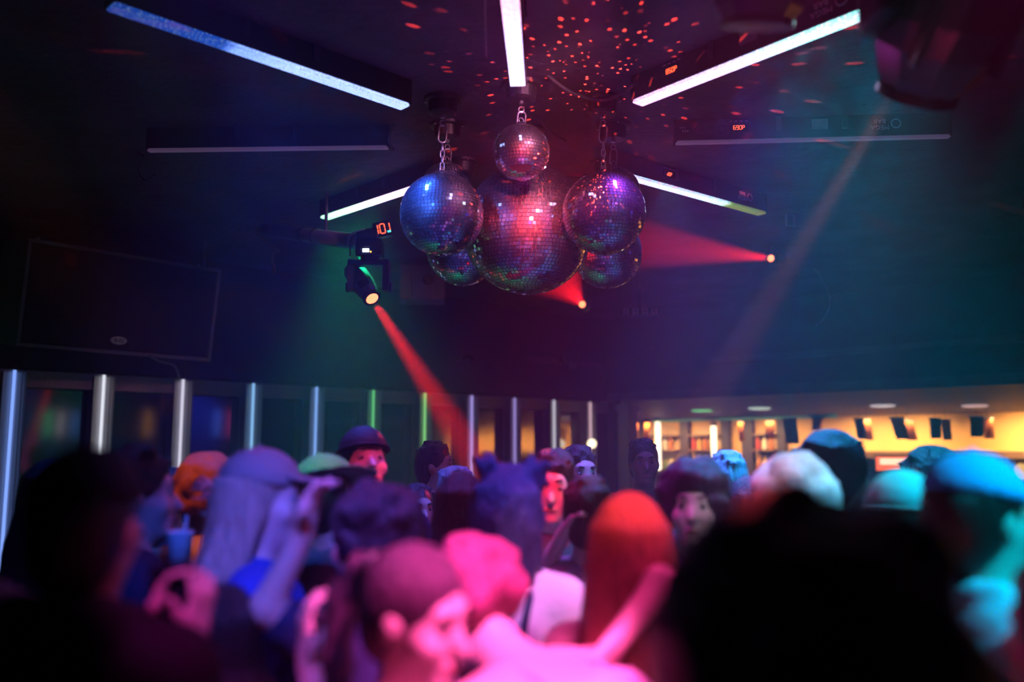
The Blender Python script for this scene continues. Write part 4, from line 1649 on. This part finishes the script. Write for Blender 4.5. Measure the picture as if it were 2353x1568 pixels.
def person(label, u, v, Z, face=0, skin='light', hair='short', hcol=(.02, .015, .012), top=(.05, .05, .06), sleeve='short', female=False,
           lean=0, hp=0, hy=0, hr=0, hat=None, hatcol=(.03, .03, .035), arms=(None, None), hands=(None, None), fat=1.0, res=.0135, face_on=True,
           hair_len=.34, pants=(.03, .03, .04), hrad=1.0, neckline='round', group='dancing crowd', shoulder=1.0):
    """(u, v) is the top of the head in the photograph, Z its depth; face is the heading, 0 away from the camera, 90 to the right"""
    toppt = P(u, v, Z)
    hat_h = {'cap': .012, 'beanie': .02, 'wide': .015}.get(hat, .0)
    hair_h = 0.0 if hat else {'curly': .045, 'big': .05, 'buns': .02, 'long': .016, 'short': .016, 'pony': .008, 'none': 0}.get(hair, .015) * hrad
    # lean about the hips, then head about the neck
    TL = rx(-lean)
    pv = np.array([0, 0, .95])
    def tors(p):
        return pv + TL @ (np.array(p, float) - pv)
    HR = TL @ rx(lean * .75) @ rz(hy) @ rx(-hp) @ ry(hr)
    hpv = np.array([0, .0, 1.53])
    hb = tors(hpv)
    def head(p):
        return hb + HR @ (np.array(p, float) - hpv)
    crown = head((0, -.005, 1.753 + hat_h + hair_h))
    s = toppt.z / crown[2]
    yaw = -R(face)
    Rz = rz(-face)
    foot = np.array([toppt.x, toppt.y, 0]) - Rz @ (np.array([crown[0], crown[1], 0]) * s)
    root = thing('person', label, 'person', (foot[0], foot[1], 0), yaw, group)
    root.rotation_euler = (0, 0, yaw)
    PEOPLE.append((root, s))

    def loc(wp):
        """world point -> unscaled local"""
        return (Rz.T @ (np.array(wp, float) - foot)) / s

    B = SDF()
    w = .92 if female else 1.0
    B.ell(tors((0, .0, .93)), (.165 * (1.02 if female else .98) * fat, .115 * fat, .13), TL, .05)
    B.ell(tors((0, .0, 1.10)), (.135 * w * fat, .098 * fat, .16), TL, .06)
    B.ell(tors((0, -.005, 1.28)), (.168 * w * fat, .112 * fat, .18), TL, .05)
    sw = .165 * w * shoulder
    for q in (-1, 1):
        B.cap(tors((q * .07, -.015, 1.425)), tors((q * sw, -.012, 1.40)), .055 * fat, .056 * fat, .05)
        if female:
            B.ell(tors((q * .075, .095, 1.265)), (.062, .06, .062), TL, .04)
    B.cap(tors((0, -.018, 1.40)), head((0, .0, 1.58)), .060 * (.88 if female else 1), .053 * (.88 if female else 1), .03)
    # head
    B.ell(head((0, -.008, 1.657)), (.074, .093, .096), HR, .03)
    B.ell(head((0, .035, 1.585)), (.056, .060, .082), HR, .035)
    B.cap(head((-.012, .082, 1.527)), head((.012, .082, 1.527)), .017, None, .025)
    B.cap(head((0, .094, 1.632)), head((0, .112, 1.598)), .009, .0145, .012)
    B.cap(head((-.036, .076, 1.662)), head((.036, .076, 1.662)), .013, None, .015)
    B.cap(head((-.020, .0915, 1.562)), head((.020, .0915, 1.562)), .0085, None, .010)
    for q in (-1, 1):
        B.ell(head((q * .046, .062, 1.600)), (.022, .022, .024), HR, .02)
        B.ell(head((q * .077, -.008, 1.622)), (.010, .022, .033), HR, .008)
        B.prims.append(('s', head((q * .032, .094, 1.637)), np.array((.017, .013, .012)), HR, .008))
    # legs
    for q in (-1, 1):
        B.cap((q * .085, 0, .90), (q * .095, .02, .50), .085 * fat, .058, .04)
        B.cap((q * .095, .02, .50), (q * .10, -.02, .09), .055, .038, .02)
        B.cap((q * .10, -.02, .05), (q * .112, .14, .035), .042, .032, .02)
    # arms
    arm_pts = []
    for i, q in enumerate((-1, 1)):
        sh = tors((q * (sw + .018), -.012, 1.39))
        a = arms[i]
        if a is None:
            el = tors((q * (sw + .065), -.03, 1.11))
            wr = tors((q * (sw + .06), .10, .90))
        else:
            wr = loc(a[1])
            el = loc(a[0]) if a[0] is not None else None
            if el is None:
                # bend the elbow down and out
                mid = (sh + wr) / 2
                dv = wr - sh
                L = np.linalg.norm(dv)
                need = math.sqrt(max(0, .29 ** 2 - (min(L, .55) / 2) ** 2))
                dn = np.array([q * .35, -.15, -1.0])
                dn = norm(dn - norm(dv) * np.dot(dn, norm(dv)))
                el = mid + dn * need
        B.cap(sh, el, .050 * fat, .038, .03)
        B.cap(el, wr, .038, .026, .02)
        hs = hands[i] or {}
        d = norm(hs['dir'] @ Rz if 'dir' in hs else (wr - el))
        n = hs['palm'] @ Rz if 'palm' in hs else np.array([-q, .3, 0])
        if abs(np.dot(norm(n), d)) > .95:
            n = np.array([0, 1.0, .2])
        add_hand(B, wr, d, np.array(n, float), hs.get('curl', 40), hs.get('spread', 5), hs.get('side', q))
        arm_pts.append((sh, el, wr, d))
    V, Q = B.mesh(res)
    body = link('body', mesh_from('body', V, Q, s, SKIN[skin], 1), None, root)

    # eyes, brows, mouth
    if face_on:
        for q in (-1, 1):
            def ef(p_):
                return Matrix.Translation(Vector(head(p_) * s)) @ Matrix(HR).to_4x4()
            e = MB().sphere((0, 0, 0), (.0125 * s, .0115 * s, .0072 * s), 10, ef((q * .032, .0775, 1.637))).build('eye', M['eye'], root, True)
            MB().sphere((0, 0, 0), (.0064 * s, .0055 * s, .0064 * s), 8, ef((q * .032, .0845, 1.6368))).build('iris', M['iris'], e, True)
            pts = [head((q * x, .0895 - .25 * (x - .03) ** 2 * 40 * .1, 1.664 + .004 * math.sin((x - .018) * 80))) * s for x in (.016, .026, .036, .046)]
            MB().tube(pts, [.003, .004, .004, .002], 6).build('eyebrow', M['brow'], root, True)
        pts = [head((x, .0975 - 9 * x * x, 1.562 - 2.5 * x * x)) * s for x in (-.022, -.012, 0, .012, .022)]
        MB().tube(pts, [.003, .0062, .006, .0062, .003], 8).build('mouth', M['lips'], root, True)

    # shirt
    T = SDF()
    for pr in B.prims[:3]:
        T.prims.append(pr)
    T.ell(tors((0, -.005, 1.28)), (.168 * w * fat, .112 * fat, .18), TL, .05)
    T.ell(tors((0, 0, .99)), (.16 * fat, .118 * fat, .13), TL, .05)
    up = TL @ np.array([0, 0, 1.0])
    if sleeve != 'strap':
        for q in (-1, 1):
            T.cap(tors((q * .07, -.015, 1.42)), tors((q * sw, -.012, 1.40)), .055 * fat, .056 * fat, .05)
    for q in (-1, 1):
        if female:
            T.ell(tors((q * .075, .095, 1.265)), (.062, .06, .062), TL, .04)
    for i, (sh, el, wr, d) in enumerate(arm_pts):
        if sleeve == 'short':
            T.cap(sh, sh + (el - sh) * .62, .052 * fat, .047, .03)
        elif sleeve == 'long':
            T.cap(sh, el, .052 * fat, .043, .03)
            T.cap(el, el + (wr - el) * .96, .043, .031, .02)
    hem = tors((0, 0, .86))
    T.cuts.append(lambda X, Y, Z: -((X - hem[0]) * up[0] + (Y - hem[1]) * up[1] + (Z - hem[2]) * up[2]))
    if sleeve == 'strap':
        nk = tors((0, 0, 1.33))
        T.cuts.append(lambda X, Y, Z: (X - nk[0]) * up[0] + (Y - nk[1]) * up[1] + (Z - nk[2]) * up[2])
    elif neckline == 'hood':
        T.chain([tors((-.085, .03, 1.46)), tors((-.07, -.07, 1.475)), tors((0, -.10, 1.465)), tors((.07, -.07, 1.475)), tors((.085, .03, 1.46))], [.022, .035, .042, .035, .022], .02)
    elif neckline == 'collar':
        T.chain([tors((-.05, .05, 1.46)), tors((-.062, -.02, 1.49)), tors((0, -.066, 1.50)), tors((.062, -.02, 1.49)), tors((.05, .05, 1.46))], [.010, .014, .015, .014, .010], .012)
    V, Q = T.mesh(res * 1.05, .013)
    shirt = link('shirt', mesh_from('shirt', V, Q, s, cloth(top), 2), None, root)
    if sleeve == 'strap':
        for q in (-1, 1):
            pts = [tors((q * .085, .105, 1.31)), tors((q * .088, .075, 1.40)), tors((q * .09, .0, 1.475)), tors((q * .085, -.085, 1.42)), tors((q * .08, -.122, 1.31))]
            MB().tube([p_ * s for p_ in bez([Vector(x) for x in pts], 5)], .010, 6).build('strap', cloth(top), shirt, True)
    # trousers and shoes
    W = SDF()
    W.ell((0, 0, .93), (.165 * fat, .118 * fat, .12), None, .05)
    for q in (-1, 1):
        W.cap((q * .085, 0, .90), (q * .095, .02, .50), .088 * fat, .064, .04)
        W.cap((q * .095, .02, .50), (q * .10, -.02, .10), .062, .052, .02)
    V, Q = W.mesh(.020, .010)
    link('trousers', mesh_from('trousers', V, Q, s, cloth(pants), 1), None, root)
    for q in (-1, 1):
        H = SDF()
        H.cap((q * .10, -.03, .055), (q * .113, .15, .045), .048, .040, .03)
        H.cuts.append(lambda X, Y, Z: .002 - Z + 0 * X + 0 * Y)
        V, Q = H.mesh(.014, .006)
        link('shoe', mesh_from('shoe', V, Q, s, M['black'], 1), None, root)

    # hair
    hm = hairm(hcol)
    rg = random.Random(hash(label) % 9999 if False else sum(map(ord, label)))
    K = SDF()
    g = hrad
    if hair == 'none':
        K = None
    elif hair in ('short', 'long', 'pony', 'buns'):
        K.ell(head((0, -.018, 1.664)), (.0835 * g, .100 * g, .101 * g), HR, .02)
        K.ell(head((0, -.050, 1.61)), (.074 * g, .066 * g, .095 * g), HR, .03)
        if hair == 'short':
            for _ in range(34):
                a, b = rg.uniform(0, 6.28), rg.uniform(.15, 1.0)
                p0 = np.array([math.cos(a) * .076 * b, -.018 + math.sin(a) * .09 * b, 1.672 + .086 * math.sqrt(1 - b * b * .92)]) * 1.0
                p0[:2] *= g
                dv = norm([math.cos(a) + rg.uniform(-.6, .6), math.sin(a) + rg.uniform(-.6, .6), .5]) * rg.uniform(.014, .03)
                K.cap(head(p0), head(p0 + dv), .016 * g, .006, .012)
    elif hair in ('curly', 'big'):
        rr = .035 if hair == 'curly' else .045
        for _ in range(95):
            a, b = rg.uniform(0, 6.28), rg.uniform(-.55, 1)
            cb = math.sqrt(1 - b * b)
            p0 = np.array([math.cos(a) * .083 * cb * g, -.028 + math.sin(a) * .096 * cb * g, 1.655 + .098 * b * g])
            if p0[1] > .045 and p0[2] < 1.70:
                continue
            K.cap(head(p0), head(p0 * 1.0 + np.array([rg.uniform(-.02, .02), rg.uniform(-.02, .02), rg.uniform(-.015, .02)])), rr * rg.uniform(.7, 1.1) * g, rr * .6, .012)
        K.ell(head((0, -.02, 1.66)), (.085 * g, .10 * g, .10 * g), HR, .02)
    if K is not None:
        if hair in ('long',):
            n = 17
            for ring, (r0, lenf) in enumerate(((.067, 1.0), (.056, .92))):
                for k in range(n):
                    f = k / (n - 1)
                    a = R(200 - 40 + 220 * 1.0 * f) if ring else R(165 + 210 * f)
                    # angle measured from +x through +y; the gap is at the face
                    cx, cy_ = math.cos(a) * r0 * g, -.022 + math.sin(a) * (r0 + .014) * g
                    p0 = head((cx, cy_, 1.68))
                    p1 = head((cx * 1.16, cy_ * 1.05 - .004, 1.59))
                    L = hair_len * lenf * rg.uniform(.85, 1.08)
                    down = np.array([0, 0, -1.0])
                    out = TL @ np.array([cx * .35, -.035 if cy_ < .02 else .02, 0])
                    p2 = p1 + down * L * .5 + out + np.array([rg.uniform(-.012, .012), rg.uniform(-.01, .01), 0])
                    p3 = p1 + down * L + out * 1.5 + np.array([rg.uniform(-.02, .02), rg.uniform(-.012, .012), 0])
                    K.cap(p0, p1, .018 * g, .021 * g, .022)
                    K.cap(p1, p2, .021 * g, .019 * g, .008)
                    K.cap(p2, p3, .018 * g, .008 * g, .006)
        elif hair == 'pony':
            pts = [head((0, -.10, 1.69)), head((0, -.145, 1.675)), head((0, -.175, 1.60))]
            base = pts[-1]
            pts += [base + np.array([0.0, -.01, -.12]), base + np.array([.01, .0, -.25]), base + np.array([.015, .015, -.34])]
            K.chain(pts, [.022, .030, .034, .030, .022, .008], .015)
            K.ell(head((0, -.105, 1.69)), (.022, .014, .022), HR, .008)
        elif hair == 'buns':
            for q in (-1, 1):
                for _ in range(10):
                    o = np.array([rg.uniform(-.02, .02), rg.uniform(-.02, .02), rg.uniform(-.015, .02)])
                    K.cap(head(np.array((q * .058, -.03, 1.745)) + o), head(np.array((q * .066 + .01, -.03, 1.758)) + o * 2.2), .020, .012, .01)
            for k in range(46):
                a = R(165 + 210 * rg.random())
                p0 = np.array((math.cos(a) * .085, -.03 + math.sin(a) * .092, rg.uniform(1.47, 1.70)))
                K.cap(head(p0), head(p0 + np.array((rg.uniform(-.02, .02), rg.uniform(-.02, 0), -.05))), .026, .016, .012)
        # keep the face clear
        K.prims.append(('s', head((0, .125, 1.60)), np.array((.066, .085, .088)), HR, .012))
        if hat:
            hz_c = head((0, 0, 1.695))
            hu = HR @ np.array([0, 0, 1.0])
            K.cuts.append(lambda X, Y, Z: (X - hz_c[0]) * hu[0] + (Y - hz_c[1]) * hu[1] + (Z - hz_c[2]) * hu[2])
        V, Q = K.mesh(min(res, .012) if hair != 'none' else res)
        ho = link('hair', mesh_from('hair', V, Q, s, hm, 1), None, root)
        if hair == 'pony':
            c = head((0, -.125, 1.685))
            MB().lathe([(.030, -.010), (.036, 0), (.030, .010)], 16, Matrix.Translation(Vector(c * s)) @ Matrix(HR).to_4x4() @ Matrix.Rotation(R(75), 4, 'X')).build('hair_tie', M['black'], ho, True)
    # hats
    if hat:
        H = SDF()
        hu = HR @ np.array([0, 0, 1.0])
        ang = -8
        nrm = HR @ rx(ang) @ np.array([0, 0, 1.0])
        c0 = head((0, -.01, 1.675))
        H.ell(head((0, -.012, 1.675)), (.092, .108, .092 if hat != 'beanie' else .105), HR, .01)
        H.cuts.append(lambda X, Y, Z: -((X - c0[0]) * nrm[0] + (Y - c0[1]) * nrm[1] + (Z - c0[2]) * nrm[2]))
        V, Q = H.mesh(.0085)
        cm = cloth(hatcol, .7)
        ho = link('cap' if hat == 'cap' else 'beanie' if hat == 'beanie' else 'sun_hat', mesh_from('cap', V, Q, s, cm, 2), None, root)
        if hat in ('cap', 'wide'):
            Br = SDF()
            if hat == 'cap':
                Br.ell(head((0, .105, 1.684)), (.076, .092, .0075), HR @ rx(-10), .004)
            else:
                Br.ell(head((0, .0, 1.682)), (.165, .18, .009), HR @ rx(-6), .004)
            V, Q = Br.mesh(.0065)
            link('brim', mesh_from('brim', V, Q, s, cm, 1), None, ho)
            c = head((0, -.012, 1.768)) * s
            MB().sphere(tuple(c), (.008 * s, .008 * s, .005 * s), 8).build('cap_button', cm, ho, True)
        else:
            pts = [head((.094 * math.cos(a), -.012 + .110 * math.sin(a), 1.684)) * s for a in np.linspace(0, 2 * math.pi, 24, endpoint=False)]
            MB().tube(pts, .006 * s, 8, closed=True).build('cuff', cm, ho, True)
    return root


def V3(u, v, Z):
    return np.array(P(u, v, Z))
AX = np.array([1.0, 0, 0])
AY = np.array([0, 1.0, 0])
AZ = np.array([0, 0, 1.0])

# ---- foreground, left to right
person('person in black cap and jacket with back turned, biggest dark figure at the left', 203, 1030, 1.50, face=10, skin='tan', hair='short', hcol=(.012, .01, .012), top=(.014, .013, .018), sleeve='long', hat='cap', hatcol=(.010, .010, .013), hp=-4, res=.0125, neckline='hood', fat=1.08, hy=6)
person('person at the far left edge with a lavender sleeve reaching in', -190, 1150, 1.85, face=60, skin='light', hair='short', top=(.32, .28, .45), sleeve='long',
       arms=(None, (V3(-30, 1400, 1.6), V3(72, 1418, 1.62))), hands=(None, {'curl': 25}), face_on=False)
person('dark haired person in navy with pink lit cheek facing right, behind the black cap', 322, 1022, 2.45, face=62, skin='light', hair='short', hcol=(.010, .009, .010), top=(.018, .02, .05), sleeve='long', hp=2)
person('orange haired dancer in dark top with one arm bent up to the neck', 478, 1026, 2.95, face=-20, skin='tan', hair='curly', hcol=(.32, .10, .035), top=(.02, .016, .018), sleeve='strap', female=True,
       arms=(None, (V3(545, 1215, 2.75), V3(512, 1168, 2.66))), hands=(None, {'curl': 50}), face_on=False)
person('blond long haired woman in a blue top wearing a pale visor cap', 605, 1030, 2.25, face=75, skin='fair', hair='long', hcol=(.52, .40, .30), top=(.03, .08, .42), sleeve='short', female=True, hat='cap', hatcol=(.30, .27, .24), hair_len=.30, hy=-8, res=.012)
person('dancer in a green cap between the blond woman and the tall red faced man', 735, 1044, 2.75, face=25, skin='tan', hair='short', hat='wide', hatcol=(.25, .42, .30), top=(.12, .20, .14), sleeve='short', hr=-16, face_on=False)
person('tall man in a dark brimless cap and navy jacket with red lit face', 832, 984, 3.35, face=155, skin='light', hair='short', hcol=(.012, .01, .012), hat='beanie', hatcol=(.016, .014, .016), top=(.016, .02, .05), sleeve='long', hp=-16)
man = V3(715, 1160, 1.72)
person('violet lit dark haired man raising a hand before his face', 840, 1088, 2.12, face=-62, skin='light', hair='curly', hcol=(.035, .022, .03), top=(.022, .028, .075), sleeve='short', hp=8, hrad=1.0, res=.010,
       arms=((V3(612, 1400, 1.86), V3(694, 1232, 1.88)), None), hands=({'curl': 42, 'palm': AY * -.2 + AX, 'spread': 4, 'dir': AX * .25 + AZ}, None))
person('short black haired person with a magenta lit shoulder holding up a phone', 512, 1335, 1.88, face=-38, skin='light', hair='long', hcol=(.010, .008, .010), top=(.30, .10, .22), sleeve='strap', female=True, hair_len=.22, res=.010,
       arms=((V3(330, 1610, 1.62), V3(345, 1440, 1.52)), (V3(430, 1610, 1.60), V3(448, 1465, 1.52))), hands=({'curl': 42, 'palm': AX, 'dir': AX * .35 + AZ}, {'curl': 48, 'palm': -AX + AY * .3, 'dir': AX * .15 + AZ}))
t = thing('mobile_phone', 'dark mobile phone held up between two magenta hands', 'phone', mtx=frame(V3(400, 1395, 1.51), (1, .25, .12)))
MB().box((0, 0, 0), (.075, .009, .15), bev=.004).build('case', M['black_gloss'], t)
MB().box((0, -.0055, 0), (.068, .002, .14)).build('screen', mat('phone_glass', (.01, .012, .02), .08), t)
MB().lathe([(.006, 0), (.007, .002), (0, .0025)], 10, Matrix.Translation((-.022, .005, .055)) @ Matrix.Rotation(R(-90), 4, 'X')).build('camera_lens', M['steel'], t)
t = thing('drink_cup', 'mint white cup top glowing above the magenta hands', 'cup', V3(410, 1305, 2.3))
MB().lathe([(.0, 0), (.028, 0), (.034, .09), (.036, .095), (.031, .092), (0, .088)], 18).build('cup', mat('mint_cup', (.45, .80, .68), .35), t, True)
MB().tube([(.01, 0, .06), (.016, 0, .135)], .0035, 6).build('straw', mat('straw_plastic', (.8, .8, .85), .4), t)
person('pink lit woman with slicked ponytail, face turned right in near profile', 985, 1260, 1.50, face=116, skin='fair', hair='pony', hcol=(.09, .045, .07), top=(.60, .50, .58), sleeve='strap', female=True, lean=4, hp=14, hr=4, res=.0095,
       arms=((V3(735, 1660, 1.62), V3(712, 1528, 1.66)), None), hands=({'curl': 34, 'palm': AX * .8 + AY * .4, 'dir': -AX * .12 + AZ}, None))
t = thing('drink_cup', 'dark round cup held by the pale blue hand beside the ponytail', 'cup', V3(738, 1478, 1.665))
MB().lathe([(.0, 0), (.024, 0), (.032, .055), (.034, .06), (.029, .057), (0, .052)], 18).build('cup', mat('smoked_cup', (.05, .04, .06), .2), t, True)
MB().tube([(.012, 0, .05), (.022, 0, .125)], .0035, 6).build('straw', M['black'], t)
person('pink haired person in pale pink with bare shoulder, bent towards the ponytail woman', 1000, 1248, 1.93, face=-50, skin='fair', hair='curly', hcol=(.36, .09, .16), top=(.74, .60, .66), sleeve='strap', hrad=.95, res=.011, fat=1.18, lean=55, hp=26, face_on=False, shoulder=1.1)
person('woman with blue lit hair buns in a white top with dark straps, back turned', 1178, 1066, 2.42, face=12, skin='light', hair='buns', hcol=(.03, .035, .09), top=(.70, .66, .74), sleeve='short', female=True, hrad=1.15, res=.0115, hr=4)
person('long dark haired woman in pink white left of the blue buns', 1058, 1078, 2.95, face=-10, skin='light', hair='long', hcol=(.014, .010, .012), top=(.68, .50, .58), sleeve='short', female=True, hair_len=.26)
person('woman with long red lit hair and a magenta arm, back turned', 1447, 1135, 2.02, face=14, skin='fair', hair='long', hcol=(.30, .10, .07), top=(.20, .12, .26), sleeve='strap', female=True, hair_len=.44, hrad=1.12, res=.0105, face_on=False,
       arms=(None, (V3(1518, 1340, 1.86), V3(1425, 1462, 1.78))), hands=(None, {'curl': 40}))
person('huge dark haired head close to the camera at the lower right', 1850, 1128, .80, face=4, skin='tan', hair='big', hcol=(.012, .010, .010), top=(.012, .012, .014), sleeve='long', hrad=1.28, res=.010, fat=1.25, neckline='hood', face_on=False, shoulder=1.05)
person('person in a teal cap with a dark face right of the big dark head', 2075, 1086, 2.12, face=40, skin='brown', hair='short', hat='beanie', hatcol=(.30, .46, .46), top=(.05, .05, .06), sleeve='long', hp=6)
person('man in a bright blue cap and pale cyan top facing right', 2240, 1040, 1.76, face=72, skin='light', hair='short', hat='cap', hatcol=(.06, .40, .75), top=(.34, .62, .70), sleeve='long', neckline='collar', hp=2, res=.0115,
       arms=(None, (V3(2290, 1575, 1.58), V3(2370, 1500, 1.52))))
person('dark red haired person cut off by the right edge, below the blue cap', 2462, 1268, 1.28, face=-30, skin='light', hair='short', hcol=(.14, .03, .05), top=(.20, .05, .10), sleeve='long', hrad=1.05, face_on=False)

# ---- middle and back rows
person('man with red lit face and dark hair facing the camera, behind the blue buns', 1268, 1034, 3.15, face=186, skin='fair', hair='short', hcol=(.014, .010, .010), top=(.08, .07, .09), sleeve='short', hp=4,
       arms=(None, (None, V3(1292, 1235, 2.80))), hands=(None, {'curl': 40}))
person('person in pale grey behind the red haired woman', 1352, 1092, 2.85, face=20, skin='light', hair='short', hcol=(.016, .012, .016), top=(.52, .48, .55), sleeve='short', face_on=False)
person('purple lit curly haired person with pink mouth, right of the red haired woman', 1592, 1040, 2.72, face=196, skin='light', hair='curly', hcol=(.030, .016, .035), top=(.09, .03, .10), sleeve='short', hrad=1.1)
person('white haired dancer lit lavender and cyan, in front of the navy haired man', 1822, 1030, 2.42, face=20, skin='fair', hair='curly', hcol=(.72, .70, .70), top=(.42, .40, .46), sleeve='short', female=True, hrad=1.08, face_on=False)
person('tall navy haired man facing right behind the white haired dancer', 1915, 992, 2.85, face=70, skin='light', hair='short', hcol=(.014, .014, .045), top=(.03, .03, .06), sleeve='long', hrad=1.16)
person('person with greyish blue hair far back before the bar', 1672, 1036, 3.7, face=10, skin='light', hair='short', hcol=(.20, .24, .30), top=(.05, .05, .06), face_on=False)
person('dark haired person far back left of the bright blue cap', 2150, 1026, 3.1, face=100, skin='tan', hair='short', hcol=(.010, .009, .010), top=(.05, .04, .05), hrad=1.1)
person('dark silhouette standing before the pale pillar', 1478, 1008, 5.0, face=180, skin='brown', hair='short', top=(.012, .010, .014), sleeve='long')
person('dark haired person right of the red faced man', 1330, 1022, 4.1, face=160, skin='tan', hair='short', top=(.016, .012, .016), sleeve='long')
person('dark silhouette before the amber reflection in the mirrors', 1000, 1014, 4.9, face=100, skin='tan', hair='short', top=(.012, .010, .012), sleeve='long')
person('grey haired person behind the long dark hair', 1046, 1072, 3.8, face=170, skin='light', hair='short', hcol=(.20, .17, .16), top=(.03, .03, .03))
person('dim person in olive behind the violet haired man', 960, 1112, 4.2, face=150, skin='tan', hair='short', hcol=(.05, .03, .03), top=(.10, .09, .05))
person('dark haired person at the far left behind the black cap', 128, 1050, 3.3, face=30, skin='brown', hair='long', hcol=(.012, .010, .012), top=(.012, .012, .018), sleeve='long', female=True)
person('dark haired dancer low between the two left posts', 395, 1076, 3.7, face=200, skin='tan', hair='short', top=(.03, .012, .02))
person('dark haired person in black left of the white haired dancer', 1718, 1090, 3.3, face=-15, skin='light', hair='long', hcol=(.03, .012, .03), top=(.03, .012, .03), female=True, face_on=False)


# dark straps over the white top of the dancer with blue buns
_bun = [r_ for r_, s_ in PEOPLE if 'blue lit hair buns' in r_['label']][0]
_ss = [s_ for r_, s_ in PEOPLE if r_ is _bun][0]
for q in (-1, 1):
    pts = [(q * .10, .10, 1.30), (q * .105, .07, 1.42), (q * .10, .0, 1.482), (q * .085, -.09, 1.42), (q * .07, -.134, 1.30), (q * .06, -.128, 1.12)]
    MB().tube([p_ * _ss for p_ in bez([Vector(x) for x in pts], 5)], .011, 6).build('strap', cloth((.03, .04, .10)), _bun, True)
bpy.data.scenes.remove(_SCR)
